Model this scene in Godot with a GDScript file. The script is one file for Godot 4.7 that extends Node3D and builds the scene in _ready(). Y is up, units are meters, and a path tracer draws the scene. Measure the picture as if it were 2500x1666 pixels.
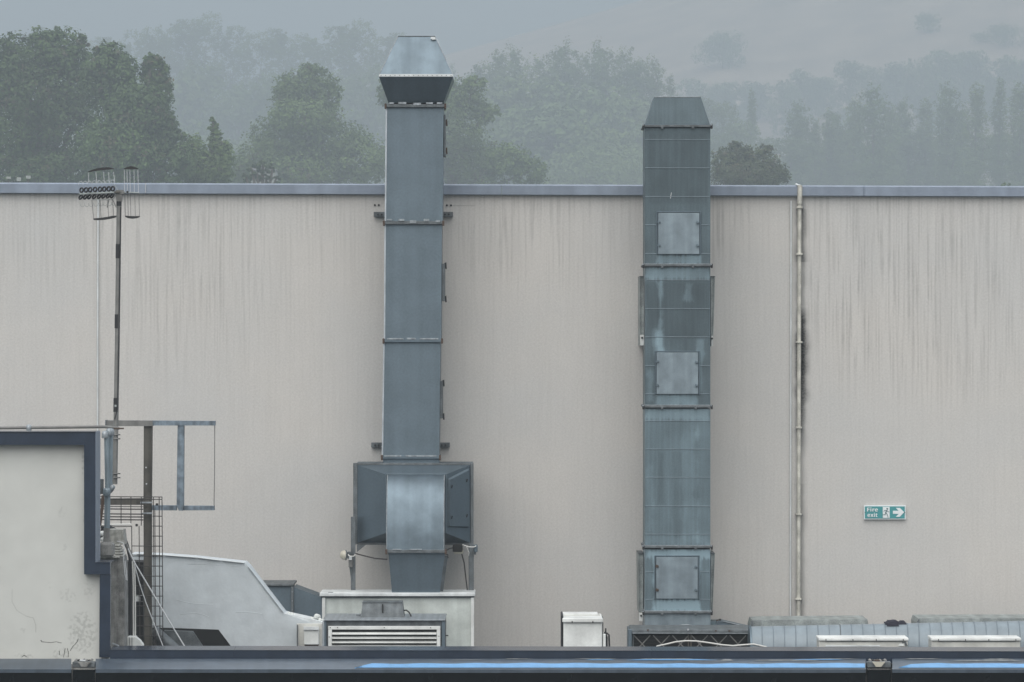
extends Node3D

# Rooftop plant in front of a tall rendered wall, hazy trees and hills behind.
# The wall stands 50 m from the camera; P() turns a reading on the photograph and a distance into metres.

const HC := 10.8
const K := 0.0044 / 50.0
const ROOF := 7.1

var B := Vector3.ZERO
var M := {}
var used := {}
var rng := RandomNumberGenerator.new()

# ---------------------------------------------------------------- points and names

func P(px: float, py: float, d: float) -> Vector3:
	return Vector3((px - 1250.0) * K * d, HC + (833.0 - py) * K * d, -d) - B


func W(px: float, py: float, d: float) -> Vector3:
	return Vector3((px - 1250.0) * K * d, HC + (833.0 - py) * K * d, -d)


func floor_at(px: float, d: float, y := ROOF) -> Vector3:
	return Vector3((px - 1250.0) * K * d, y, -d)


func numbered(called: String) -> String:
	var n: int = used.get(called, 0)
	used[called] = n + 1
	return called if n == 0 else "%s_%03d" % [called, n]


func tag(o: Node3D, label: String, category: String, group := "") -> void:
	o.set_meta("label", label)
	o.set_meta("category", category)
	if group:
		o.set_meta("group", group)


func thing(called: String, label: String, category: String, base: Vector3, group := "") -> Node3D:
	var o := Node3D.new()
	o.name = numbered(called)
	add_child(o)
	o.position = base
	B = base
	tag(o, label, category, group)
	return o


func part(parent: Node3D, called: String, st: SurfaceTool, m: Material) -> MeshInstance3D:
	st.generate_normals()
	var o := MeshInstance3D.new()
	o.name = called
	o.mesh = st.commit()
	o.material_override = null
	o.mesh.surface_set_material(0, m)
	parent.add_child(o, true)
	return o


func one(called: String, label: String, category: String, st: SurfaceTool, m: Material, group := "") -> MeshInstance3D:
	st.generate_normals()
	var o := MeshInstance3D.new()
	o.name = numbered(called)
	o.mesh = st.commit()
	o.mesh.surface_set_material(0, m)
	o.position = B
	add_child(o)
	tag(o, label, category, group)
	return o


func structure(called: String, st: SurfaceTool, m: Material) -> MeshInstance3D:
	st.generate_normals()
	var o := MeshInstance3D.new()
	o.name = numbered(called)
	o.mesh = st.commit()
	o.mesh.surface_set_material(0, m)
	o.position = B
	add_child(o)
	o.set_meta("kind", "structure")
	return o

# ---------------------------------------------------------------- shapes

func S() -> SurfaceTool:
	var st := SurfaceTool.new()
	st.begin(Mesh.PRIMITIVE_TRIANGLES)
	return st


func face(st: SurfaceTool, pts: Array, centre: Vector3, smooth := -1) -> void:
	st.set_smooth_group(smooth)
	var mid := Vector3.ZERO
	for p in pts:
		mid += p
	mid /= pts.size()
	var n := Vector3.ZERO
	for i in range(1, pts.size() - 1):
		n += (pts[0] - pts[i + 1]).cross(pts[0] - pts[i])
	var flip: bool = n.dot(mid - centre) < 0.0
	for i in range(1, pts.size() - 1):
		st.add_vertex(pts[0])
		if flip:
			st.add_vertex(pts[i + 1])
			st.add_vertex(pts[i])
		else:
			st.add_vertex(pts[i])
			st.add_vertex(pts[i + 1])


func box(st: SurfaceTool, c: Vector3, size: Vector3, bev := 0.0, turn := Basis()) -> void:
	var h := size / 2.0
	bev = minf(bev, minf(h.x, minf(h.y, h.z)) * 0.8)
	var f := func(sx: int, sy: int, sz: int, a: int) -> Vector3:
		var p := Vector3(sx * (h.x - (0.0 if a == 0 else bev)), sy * (h.y - (0.0 if a == 1 else bev)), sz * (h.z - (0.0 if a == 2 else bev)))
		return c + turn * p
	for s in [-1, 1]:
		face(st, [f.call(s, -1, -1, 0), f.call(s, 1, -1, 0), f.call(s, 1, 1, 0), f.call(s, -1, 1, 0)], c)
		face(st, [f.call(-1, s, -1, 1), f.call(1, s, -1, 1), f.call(1, s, 1, 1), f.call(-1, s, 1, 1)], c)
		face(st, [f.call(-1, -1, s, 2), f.call(1, -1, s, 2), f.call(1, 1, s, 2), f.call(-1, 1, s, 2)], c)
	if bev <= 0.0:
		return
	for s in [-1, 1]:
		for t in [-1, 1]:
			face(st, [f.call(s, t, -1, 0), f.call(s, t, 1, 0), f.call(s, t, 1, 1), f.call(s, t, -1, 1)], c)
			face(st, [f.call(s, -1, t, 0), f.call(s, 1, t, 0), f.call(s, 1, t, 2), f.call(s, -1, t, 2)], c)
			face(st, [f.call(-1, s, t, 1), f.call(1, s, t, 1), f.call(1, s, t, 2), f.call(-1, s, t, 2)], c)
			for u in [-1, 1]:
				face(st, [f.call(s, t, u, 0), f.call(s, t, u, 1), f.call(s, t, u, 2)], c)


# a box whose front face covers x0..x1, y0..y1 of the photograph at the distance d, reaching back to d2
func pbox(x0: float, y0: float, x1: float, y1: float, d: float, d2: float, bev := 0.004, st: SurfaceTool = null) -> SurfaceTool:
	if st == null:
		st = S()
	var a := P(x0, y1, d)
	var b := P(x1, y0, d)
	box(st, Vector3((a.x + b.x) / 2, (a.y + b.y) / 2, a.z - (d2 - d) / 2), Vector3(b.x - a.x, b.y - a.y, d2 - d), bev)
	return st


# the same, but standing on the height y
func sbox(x0: float, y0: float, x1: float, d: float, d2: float, y: float, bev := 0.004) -> SurfaceTool:
	var st := S()
	var a := P(x0, y0, d)
	var b := P(x1, y0, d)
	var bottom := y - B.y
	box(st, Vector3((a.x + b.x) / 2, (a.y + bottom) / 2, a.z - (d2 - d) / 2), Vector3(b.x - a.x, a.y - bottom, d2 - d), bev)
	return st


func bar(a: Vector3, b: Vector3, wide: float, deep: float, bev := 0.002, st: SurfaceTool = null) -> SurfaceTool:
	if st == null:
		st = S()
	var y := (b - a).normalized()
	var z := Vector3(0, 0, 1)
	if absf(y.z) > 0.9:
		z = Vector3(0, 1, 0)
	var x := y.cross(z).normalized()
	z = x.cross(y)
	box(st, (a + b) / 2, Vector3(wide, a.distance_to(b), deep), bev, Basis(x, y, z))
	return st


func tube(pts: Array, r, sides := 8, st: SurfaceTool = null) -> SurfaceTool:
	if st == null:
		st = S()
	var rings := []
	var up := Vector3(0.31, 0.2, 0.93)
	for i in pts.size():
		var a: Vector3 = pts[maxi(i - 1, 0)]
		var b: Vector3 = pts[mini(i + 1, pts.size() - 1)]
		var t := (b - a).normalized()
		if absf(t.dot(up)) > 0.98:
			up = Vector3(0.9, 0.1, -0.3)
		var u := (up - t * up.dot(t)).normalized()
		var v := t.cross(u)
		up = u
		var rr: float = r[i] if r is Array else r
		var ring := []
		for k in sides:
			var w := TAU * k / sides
			ring.append(pts[i] + (u * cos(w) + v * sin(w)) * rr)
		rings.append(ring)
	for i in range(pts.size() - 1):
		var c: Vector3 = (pts[i] + pts[i + 1]) / 2
		for k in sides:
			var l := (k + 1) % sides
			face(st, [rings[i][k], rings[i][l], rings[i + 1][l], rings[i + 1][k]], c, 1)
	for e in [0, pts.size() - 1]:
		var inside: Vector3 = pts[1] if e == 0 else pts[pts.size() - 2]
		face(st, rings[e], inside)
	return st


# two rectangles joined by four sides; each is [x0, y0, x1, y1] on the photograph's scale or four points
func loft(a: Array, b: Array, cap_a := true, cap_b := true, st: SurfaceTool = null) -> SurfaceTool:
	if st == null:
		st = S()
	var c := Vector3.ZERO
	for p in a + b:
		c += p / 8.0
	for k in 4:
		var l := (k + 1) % 4
		face(st, [a[k], a[l], b[l], b[k]], c)
	if cap_a:
		face(st, a, c)
	if cap_b:
		face(st, b, c)
	return st


# a level rectangle at the reading y, from x0 to x1 at the distance d, reaching back to d2
func level(x0: float, x1: float, y: float, d: float, d2: float) -> Array:
	var a := P(x0, y, d)
	var b := P(x1, y, d)
	var back := Vector3(0, 0, -(d2 - d))
	return [a, b, b + back, a + back]


func outline(pts: Array, d: float, d2: float, st: SurfaceTool = null) -> SurfaceTool:
	if st == null:
		st = S()
	var flat := PackedVector2Array()
	var c := Vector3.ZERO
	for p in pts:
		var w := P(p[0], p[1], d)
		flat.append(Vector2(w.x, w.y))
		c += w / pts.size()
	var z0 := -d - B.z
	var z1 := -d2 - B.z
	var tri := Geometry2D.triangulate_polygon(flat)
	for i in range(0, tri.size(), 3):
		for z in [z0, z1]:
			face(st, [Vector3(flat[tri[i]].x, flat[tri[i]].y, z), Vector3(flat[tri[i + 1]].x, flat[tri[i + 1]].y, z), Vector3(flat[tri[i + 2]].x, flat[tri[i + 2]].y, z)], Vector3(c.x, c.y, (z0 + z1) / 2))
	var clock := Geometry2D.is_polygon_clockwise(flat)
	for i in flat.size():
		var p := flat[i]
		var q := flat[(i + 1) % flat.size()]
		var out := Vector2(q.y - p.y, p.x - q.x) * (-1.0 if clock else 1.0)
		var mid := (p + q) / 2 - out.normalized() * 0.01
		face(st, [Vector3(p.x, p.y, z0), Vector3(q.x, q.y, z0), Vector3(q.x, q.y, z1), Vector3(p.x, p.y, z1)], Vector3(mid.x, mid.y, (z0 + z1) / 2))
	return st


func ring(c: Vector3, ax: Vector3, ay: Vector3, r: float, n := 14, part_of := 1.0, from := 0.0) -> SurfaceTool:
	var pts := []
	for i in n + 1:
		var w := from + TAU * part_of * i / n
		pts.append(c + ax * cos(w) + ay * sin(w))
	return tube(pts, r, 6)


func cylinder(c: Vector3, axis: Vector3, r: float, length: float, sides := 12, st: SurfaceTool = null) -> SurfaceTool:
	return tube([c - axis * length / 2, c + axis * length / 2], r, sides, st)

# ---------------------------------------------------------------- materials

func seamless(w: int, h: int, freq: float, sd: int, octaves := 3) -> Image:
	var n := FastNoiseLite.new()
	n.seed = sd
	n.noise_type = FastNoiseLite.TYPE_SIMPLEX_SMOOTH
	n.frequency = freq
	n.fractal_octaves = octaves
	var im := n.get_seamless_image(w, h)
	im.convert(Image.FORMAT_L8)
	return im


func tiled(n: int, freq: float, sd: int, octaves: int, w: int, h: int) -> PackedByteArray:
	var im := seamless(n, n, freq, sd, octaves)
	var big := Image.create(w, h, false, Image.FORMAT_L8)
	for y in range(0, h, n):
		for x in range(0, w, n):
			big.blit_rect(im, Rect2i(0, 0, n, n), Vector2i(x, y))
	return big.get_data()


func bytes_of(im: Image, w: int, h: int) -> PackedByteArray:
	if im.get_width() != w or im.get_height() != h:
		im.resize(w, h, Image.INTERPOLATE_CUBIC)
	return im.get_data()


func picture(w: int, h: int, data: PackedByteArray) -> ImageTexture:
	return ImageTexture.create_from_image(Image.create_from_data(w, h, false, Image.FORMAT_RGB8, data))


func plain(name_: String, c: Color, rough := 0.6, metal := 0.0) -> StandardMaterial3D:
	var m := StandardMaterial3D.new()
	m.resource_name = name_
	m.albedo_color = c.linear_to_srgb()
	m.roughness = rough
	m.metallic = metal
	M[name_] = m
	return m


# a grey texture that multiplies the colour: mottling and run-off streaks
func wear(sd: int, mottle: float, streak: float, fine: float, size := 256, spots := 0.0) -> ImageTexture:
	var a := bytes_of(seamless(size, size, 0.024, sd, 4), size, size)
	var b := bytes_of(seamless(size, size / 32, 0.05, sd + 1, 3), size, size)
	var c := bytes_of(seamless(size, size, 0.3, sd + 2, 2), size, size)
	var data := PackedByteArray()
	data.resize(size * size * 3)
	for i in size * size:
		var v := 0.86 + mottle * (a[i] / 255.0 - 0.5) + streak * (b[i] / 255.0 - 0.5) + fine * (c[i] / 255.0 - 0.5)
		if spots > 0.0 and c[i] > 178 and a[i] > 132:
			v += spots * (c[i] - 178) / 77.0
		var k := int(clampf(v, 0.0, 1.0) * 255.0)
		data[i * 3] = k
		data[i * 3 + 1] = k
		data[i * 3 + 2] = k
	return picture(size, size, data)


func worn(name_: String, c: Color, rough: float, metal: float, t: ImageTexture, tile: float, shift := 0.0) -> StandardMaterial3D:
	var m := plain(name_, Color(c.r / 0.72, c.g / 0.72, c.b / 0.72), rough, metal)
	m.albedo_texture = t
	m.uv1_triplanar = true
	m.uv1_world_triplanar = true
	m.uv1_scale = Vector3.ONE / tile
	m.uv1_offset = Vector3(shift, shift * 1.7, shift * 0.6)
	return m


func wall_texture() -> ImageTexture:
	var w := 2048
	var h := 1024
	var coarse := bytes_of(seamless(512, 256, 0.012, 11, 4), w, h)
	var fine := tiled(512, 0.3, 12, 3, w, h)
	var st1 := bytes_of(seamless(w, 26, 0.22, 13, 4), w, h)
	var st2 := bytes_of(seamless(w, 48, 0.05, 14, 4), w, h)
	var mid := bytes_of(seamless(512, 256, 0.1, 15, 3), w, h)
	var data := PackedByteArray()
	data.resize(w * h * 3)
	# where the run-off is heaviest: x, y, half width, half height, strength (read from the photograph)
	var patches := [[460, 640, 280, 330, 0.5], [2290, 680, 360, 330, 0.75], [1720, 560, 120, 130, 0.5], [1330, 570, 260, 150, 0.45], [120, 560, 180, 170, 0.4], [2050, 640, 160, 380, 0.4], [800, 560, 120, 120, 0.25]]
	var heavy := 0.12
	for r in h:
		var py := 833.0 - (14.0 - r / 128.0 - HC) / 0.0044
		var below := py - 478.0
		var stained: bool = below > -20.0 and below < 620.0
		var edge := 0.26 * exp(-maxf(below, 0.0) / 70.0) if stained else 0.0
		for q in w:
			var i := r * w + q
			var px := 1250.0 + (q / 128.0 - 8.0) / 0.0044
			var grain := (fine[i] - 128) / 255.0
			var v := 1.0 + 0.03 * (coarse[i] - 128) / 255.0 + 0.09 * grain + 0.02 * (mid[i] - 128) / 255.0
			if q % 8 == 0:
				heavy = 0.14 + edge
				if stained:
					for p in patches:
						var dx: float = (px - p[0]) / p[2]
						var dy: float = (py - p[1]) / p[3]
						var k := 1.0 - dx * dx - dy * dy
						if k > 0.0:
							heavy += p[4] * k
			var run := clampf((st1[i] - 126) / 64.0, 0.0, 1.0) * (0.4 + 0.9 * mid[i] / 255.0) + clampf((st2[i] - 112) / 90.0, 0.0, 1.0) * 0.26
			run *= 0.75 + 0.5 * (mid[i] / 255.0)
			v -= heavy * run * (0.07 + 0.09 * coarse[i] / 255.0)
			# black mould beside the downpipe
			var off := absf(px - 1953.0)
			if off < 60.0 and py > 480.0 and py < 1520.0:
				var amount := 0.22
				if py > 745.0 and py < 1180.0:
					amount = 0.8 * clampf((py - 745.0) / 40.0, 0.0, 1.0) * clampf((1120.0 - py) / 220.0, 0.0, 1.0) + 0.12
				elif py > 510.0 and py < 640.0:
					amount = 0.45
				var spread := 5.0 + 9.0 * mid[i] / 255.0 + (5.0 if px > 1953.0 else 0.0) * amount
				var m2 := amount * exp(-off * off / (spread * spread)) * (0.55 + 0.9 * fine[i] / 255.0)
				v *= 1.0 - clampf(m2, 0.0, 0.93)
			v = clampf(v, 0.03, 1.2)
			var warm := 0.012 * (coarse[i] - 128) / 255.0
			data[i * 3] = int(clampf(v * (0.747 + warm), 0, 1) * 255)
			data[i * 3 + 1] = int(clampf(v * 0.740, 0, 1) * 255)
			data[i * 3 + 2] = int(clampf(v * (0.730 - warm), 0, 1) * 255)
	return picture(w, h, data)


func gable_texture() -> ImageTexture:
	# 2 m square, x from -5.4, y from 10.0 downwards: pale render with cracks and black mould
	var n := 1024
	var coarse := bytes_of(seamless(256, 256, 0.02, 31, 4), n, n)
	var fine := tiled(256, 0.3, 32, 2, n, n)
	var mid := bytes_of(seamless(512, 512, 0.09, 33, 5), n, n)
	var s := K * 40.6
	var data := PackedByteArray()
	data.resize(n * n * 3)
	var patches := [[165, 1455, 26, 20, 0.6], [215, 1440, 18, 30, 0.5], [200, 1545, 40, 60, 1.0], [55, 1540, 10, 8, 0.7], [150, 1250, 14, 16, 0.5], [120, 1430, 10, 8, 0.6], [155, 1335, 10, 12, 0.5], [60, 1602, 30, 8, 0.8], [148, 1600, 24, 22, 0.8], [203, 1130, 6, 40, 1.0], [205, 1270, 4, 20, 0.8]]
	var tone := PackedFloat32Array()
	tone.resize(n * n)
	for i in n * n:
		tone[i] = 0.985 + 0.05 * (coarse[i] - 128) / 255.0 + 0.045 * (fine[i] - 128) / 255.0
	for p in patches:
		var q0 := clampi(int(((p[0] - p[2] - 1250.0) * s + 5.4) * n / 2.0), 0, n - 1)
		var q1 := clampi(int(((p[0] + p[2] - 1250.0) * s + 5.4) * n / 2.0), 0, n - 1)
		var r0 := clampi(int((10.0 - (HC + (833.0 - p[1] + p[3]) * s)) * n / 2.0), 0, n - 1)
		var r1 := clampi(int((10.0 - (HC + (833.0 - p[1] - p[3]) * s)) * n / 2.0), 0, n - 1)
		for r in range(r0, r1):
			for q in range(q0, q1):
				var i := r * n + q
				var dx := 2.0 * (q - q0) / (q1 - q0) - 1.0
				var dy := 2.0 * (r - r0) / (r1 - r0) - 1.0
				var k := 1.0 - dx * dx - dy * dy
				if k > 0.0:
					var m2: float = clampf((mid[i] - 140 + 50.0 * k * p[4]) / 70.0, 0.0, 1.0) * (0.5 + 0.5 * fine[i] / 255.0)
					tone[i] *= 1.0 - 0.15 * m2 * p[4] * minf(1.0, k * 2.0)
	for i in n * n:
		data[i * 3] = int(tone[i] * 193.5)
		data[i * 3 + 1] = int(tone[i] * 195.0)
		data[i * 3 + 2] = int(tone[i] * 191.5)
	var im := Image.create_from_data(n, n, false, Image.FORMAT_RGB8, data)
	var cracks := [[[98, 1564], [101, 1568], [110, 1569], [122, 1570], [136, 1568], [149, 1571]], [[190, 1560], [187, 1568], [183, 1573], [176, 1580], [170, 1590]], [[158, 1584], [156, 1593], [154, 1606]], [[163, 1584], [166, 1594], [165, 1606]], [[143, 1590], [144, 1600]], [[80, 1510], [86, 1528], [86, 1545]], [[28, 1440], [28, 1470], [40, 1492], [62, 1505], [80, 1510]], [[53, 1604], [58, 1601], [63, 1604]]]
	rng.seed = 5
	for c in cracks:
		for j in range(c.size() - 1):
			for t in 60:
				var px := lerpf(c[j][0], c[j + 1][0], t / 60.0) + rng.randf_range(-0.7, 0.7)
				var py := lerpf(c[j][1], c[j + 1][1], t / 60.0) + rng.randf_range(-0.6, 0.6)
				var q := int(((px - 1250.0) * s + 5.4) * n / 2.0)
				var r := int((10.0 - (HC + (833.0 - py) * s)) * n / 2.0)
				var faint: bool = c[0][0] < 90 and c[0][1] < 1520
				for e in 3:
					var qq := clampi(q + e % 2, 0, n - 1)
					var rr := clampi(r + e / 2, 0, n - 1)
					var old := im.get_pixel(qq, rr)
					im.set_pixel(qq, rr, old.lerp(Color(0.2, 0.2, 0.19), 0.12 if faint else 0.38))
	return ImageTexture.create_from_image(im)


func stained_texture() -> ImageTexture:
	# the front of the tall ribbed duct: 0.9 m by 6.4 m, from x = 1.36 and y = 13.8 downwards
	var w := 256
	var h := 1792
	var coarse := bytes_of(seamless(64, 448, 0.03, 41, 4), w, h)
	var fine := tiled(256, 0.16, 42, 3, w, h)
	var st1 := bytes_of(seamless(w, 56, 0.09, 43, 3), w, h)
	var s := K * 48.9
	var data := PackedByteArray()
	data.resize(w * h * 3)
	# pale zinc bloom and dark wash-off: x0, y0, x1, y1, strength
	var marks := [[1598, 618, 1716, 650, 0.22], [1572, 648, 1738, 686, 0.18], [1604, 684, 1620, 870, 0.22], [1595, 800, 1625, 870, 0.1], [1668, 690, 1700, 740, 0.16], [1596, 958, 1710, 996, 0.24], [1572, 994, 1738, 1030, 0.16], [1700, 825, 1722, 962, 0.14], [1578, 900, 1600, 985, 0.12], [1700, 1030, 1708, 1330, 0.1], [1573, 1338, 1736, 1366, 0.3], [1588, 1350, 1606, 1496, 0.28], [1700, 1350, 1716, 1496, 0.26], [1594, 1460, 1712, 1498, 0.3], [1575, 1130, 1600, 1300, 0.05], [1660, 1050, 1700, 1320, 0.05], [1576, 1306, 1734, 1332, 0.07], [1640, 1100, 1670, 1330, -0.05], [1600, 1100, 1625, 1240, -0.06], [1580, 320, 1730, 500, -0.05], [1576, 684, 1734, 830, -0.06]]
	var tone := PackedFloat32Array()
	tone.resize(w * h)
	var lower := int((13.8 - (HC + (833.0 - 1000.0) * s)) * h / 6.4) * w
	for i in w * h:
		tone[i] = (0.735 if i > lower else 0.62) + 0.10 * (coarse[i] - 128) / 255.0 + 0.07 * (fine[i] - 128) / 255.0 + 0.08 * (st1[i] - 128) / 255.0
	for m2 in marks:
		var q0 := clampi(int(((m2[0] - 9.0 - 1250.0) * s - 1.36) * w / 0.9), 0, w - 1)
		var q1 := clampi(int(((m2[2] + 9.0 - 1250.0) * s - 1.36) * w / 0.9), 0, w - 1)
		var r0 := clampi(int((13.8 - (HC + (833.0 - m2[1] + 12.0) * s)) * h / 6.4), 0, h - 1)
		var r1 := clampi(int((13.8 - (HC + (833.0 - m2[3] - 12.0) * s)) * h / 6.4), 0, h - 1)
		for r in range(r0, r1):
			for q in range(q0, q1):
				var i := r * w + q
				var ex := minf(q - q0, q1 - q) * 0.9 / w / s - 9.0 + 9.0 * (coarse[i] - 128) / 128.0
				var ey := minf(r - r0, r1 - r) * 6.4 / h / s - 12.0 + 6.0 * (st1[i] - 128) / 128.0
				var k := clampf(minf(ex / 6.0, ey / 8.0), 0.0, 1.0)
				if k > 0.0:
					tone[i] += k * m2[4] * (0.8 + 0.4 * coarse[i] / 255.0)
	for i in w * h:
		var k2 := clampf(tone[i], 0.0, 1.0)
		data[i * 3] = int(k2 * 243)
		data[i * 3 + 1] = int(k2 * 251)
		data[i * 3 + 2] = int(k2 * 255)
	return picture(w, h, data)


func materials() -> void:
	var m := plain("wall_render", Color(1, 1, 1), 0.95)
	m.albedo_texture = wall_texture()
	m.uv1_triplanar = true
	m.uv1_world_triplanar = true
	m.uv1_scale = Vector3(1.0 / 16.0, 1.0 / 8.0, 1.0 / 16.0)
	m.uv1_offset = Vector3(0.5, -1.75, 0.0)
	m = plain("gable_render", Color(1, 1, 1), 0.95)
	m.albedo_texture = gable_texture()
	m.uv1_triplanar = true
	m.uv1_world_triplanar = true
	m.uv1_scale = Vector3(0.5, 0.5, 0.5)
	m.uv1_offset = Vector3(2.7, -5.0, 0.0)
	var flat_zinc := wear(55, 0.07, 0.06, 0.07)
	var soft := wear(51, 0.16, 0.10, 0.05)
	var run := wear(61, 0.22, 0.12, 0.04, 256, 0.04)
	var dirt := wear(71, 0.30, 0.10, 0.22)
	worn("galv", Color(0.145, 0.186, 0.219), 0.52, 0.85, flat_zinc, 2.3)
	worn("galv_streaked", Color(0.145, 0.186, 0.219), 0.52, 0.85, run, 2.0, 0.3)
	worn("galv_dull", Color(0.12, 0.135, 0.145), 0.55, 0.4, dirt, 0.9)
	worn("galv_dark", Color(0.12, 0.135, 0.145), 0.55, 0.4, dirt, 0.7, 0.4)
	worn("galv_seam", Color(0.28, 0.31, 0.335), 0.45, 0.4, dirt, 0.5, 0.2)
	worn("hatch_metal", Color(0.215, 0.265, 0.30), 0.45, 0.45, soft, 1.3, 0.6)
	m = plain("galv_stained", Color(0.275, 0.355, 0.395), 0.5, 0.35)
	m.albedo_texture = stained_texture()
	m.uv1_triplanar = true
	m.uv1_world_triplanar = true
	m.uv1_scale = Vector3(1.0 / 0.9, 1.0 / 6.4, 1.0 / 0.9)
	m.uv1_offset = Vector3(-1.36 / 0.9, -13.8 / 6.4, 0.0)
	worn("coping_grey", Color(0.21, 0.25, 0.315), 0.45, 0.1, wear(81, 0.10, 0.10, 0.03), 3.0)
	worn("navy_trim", Color(0.023, 0.033, 0.054), 0.2, 0.0, wear(82, 0.14, 0.06, 0.06), 1.5)
	worn("fascia_dark", Color(0.003, 0.004, 0.0055), 0.16, 0.0, soft, 1.2)
	M.fascia_dark.metallic_specular = 0.3
	M.navy_trim.metallic_specular = 0.4
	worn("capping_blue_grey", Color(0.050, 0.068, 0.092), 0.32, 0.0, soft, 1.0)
	worn("lit_edge_zinc", Color(0.46, 0.50, 0.54), 0.35, 0.3, soft, 1.0)  # seam zinc made paler: light caught on the fold is put into its colour
	worn("blue_film", Color(0.11, 0.30, 0.56), 0.35, 0.0, wear(83, 0.10, 0.02, 0.05), 0.8)
	worn("pale_film", Color(0.19, 0.2, 0.205), 0.5, 0.0, dirt, 0.7)
	m = worn("wrapped", Color(0.515, 0.56, 0.59), 0.5, 0.0, wear(84, 0.06, 0.02, 0.03), 1.7)
	m.heightmap_enabled = true
	m.heightmap_scale = 0.7
	m.heightmap_texture = wear(85, 0.7, 0.0, 0.04)
	worn("wrapped_round", Color(0.215, 0.26, 0.295), 0.45, 0.0, wear(89, 0.14, 0.04, 0.05), 1.3)
	worn("ring_seam", Color(0.175, 0.215, 0.25), 0.5, 0.0, soft, 1.0)
	worn("white_sheet", Color(0.60, 0.63, 0.64), 0.5, 0.0, soft, 2.0)
	worn("cream_cabinet", Color(0.49, 0.53, 0.51), 0.4, 0.0, soft, 1.9)
	worn("ac_white", Color(0.68, 0.70, 0.69), 0.4, 0.0, soft, 2.6)
	worn("ac_cream", Color(0.52, 0.52, 0.49), 0.45, 0.0, soft, 2.6, 0.4)
	worn("pipe_cream", Color(0.50, 0.49, 0.44), 0.5, 0.0, dirt, 0.8)
	worn("concrete", Color(0.20, 0.20, 0.195), 0.9, 0.0, wear(86, 0.4, 0.3, 0.3), 0.8)
	worn("slate", Color(0.30, 0.30, 0.28), 0.9, 0.0, dirt, 0.4)
	worn("brown_paint", Color(0.060, 0.056, 0.048), 0.6, 0.0, wear(87, 0.3, 0.4, 0.1), 1.0)
	worn("blue_steel", Color(0.15, 0.19, 0.23), 0.5, 0.2, wear(88, 0.4, 0.3, 0.1), 0.7)
	worn("pole_grey", Color(0.17, 0.17, 0.165), 0.6, 0.1, soft, 0.7)
	worn("roof_felt", Color(0.10, 0.105, 0.11), 0.95, 0.0, dirt, 2.2)
	worn("asphalt", Color(0.05, 0.05, 0.052), 0.95, 0.0, dirt, 4.0)
	worn("kerb_grey", Color(0.27, 0.30, 0.30), 0.7, 0.0, dirt, 1.2)
	plain("black", Color(0.012, 0.012, 0.014), 0.5)
	plain("dull_black", Color(0.02, 0.02, 0.02), 0.9)  # near black for dark parts, and for shade set in as solid pieces
	plain("wire_dark", Color(0.035, 0.032, 0.032), 0.6)
	plain("wire_pale", Color(0.5, 0.52, 0.54), 0.5)
	plain("cable_white", Color(0.6, 0.6, 0.58), 0.5)
	plain("rust", Color(0.075, 0.05, 0.038), 0.9)
	plain("sign_white", Color(0.72, 0.76, 0.78), 0.4)
	plain("sign_green", Color(0.055, 0.27, 0.29), 0.4)
	plain("sign_ink", Color(0.09, 0.17, 0.18), 0.5)
	plain("lamp_cream", Color(0.45, 0.43, 0.36), 0.4)
	plain("rag_navy", Color(0.022, 0.021, 0.036), 0.7)
	plain("foam_white", Color(0.62, 0.64, 0.62), 0.9)
	plain("house_white", Color(0.32, 0.34, 0.34), 0.8)
	plain("slate_roof", Color(0.12, 0.12, 0.13), 0.8)
	plain("bark", Color(0.10, 0.085, 0.07), 0.9)
	m = plain("leaf", Color(1, 1, 1), 0.75)
	m.vertex_color_use_as_albedo = true
	m.backlight_enabled = true
	m.backlight = Color(0.6, 0.65, 0.4)
	worn("meadow", Color(0.11, 0.125, 0.06), 0.95, 0.0, dirt, 90.0)
	worn("straw_field", Color(0.275, 0.222, 0.168), 0.95, 0.0, wear(91, 0.3, 0.0, 0.1), 160.0)
	worn("wooded_slope", Color(0.05, 0.07, 0.035), 0.95, 0.0, wear(92, 0.5, 0.0, 0.4), 240.0)

# ---------------------------------------------------------------- land and trees

func rise(d: float) -> float:
	var steps := [[0.0, 0.0], [110.0, 0.0], [420.0, 13.0], [650.0, 23.0], [1000.0, 36.0], [1350.0, 50.0], [1500.0, 54.0]]
	for i in range(steps.size() - 1):
		if d < steps[i + 1][0]:
			return lerpf(steps[i][1], steps[i + 1][1], clampf((d - steps[i][0]) / (steps[i + 1][0] - steps[i][0]), 0.0, 1.0))
	return 54.0


# the straw-coloured hill behind the valley: its crest climbs to the right
func hill_height(x: float, d: float) -> float:
	var s := K * 1900.0
	var px := x / s + 1250.0
	var crest := HC + s * (703.0 + (px - 1100.0) * (0.29 if px > 1100.0 else 0.2))
	var t := clampf((d - 1330.0) / 570.0, 0.0, 1.0)
	var h := lerpf(46.0, crest, t * t * (3.0 - 2.0 * t) * 0.6 + t * 0.4)
	if d > 1900.0:
		h = crest - (d - 1900.0) * 0.18
	return h


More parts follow.
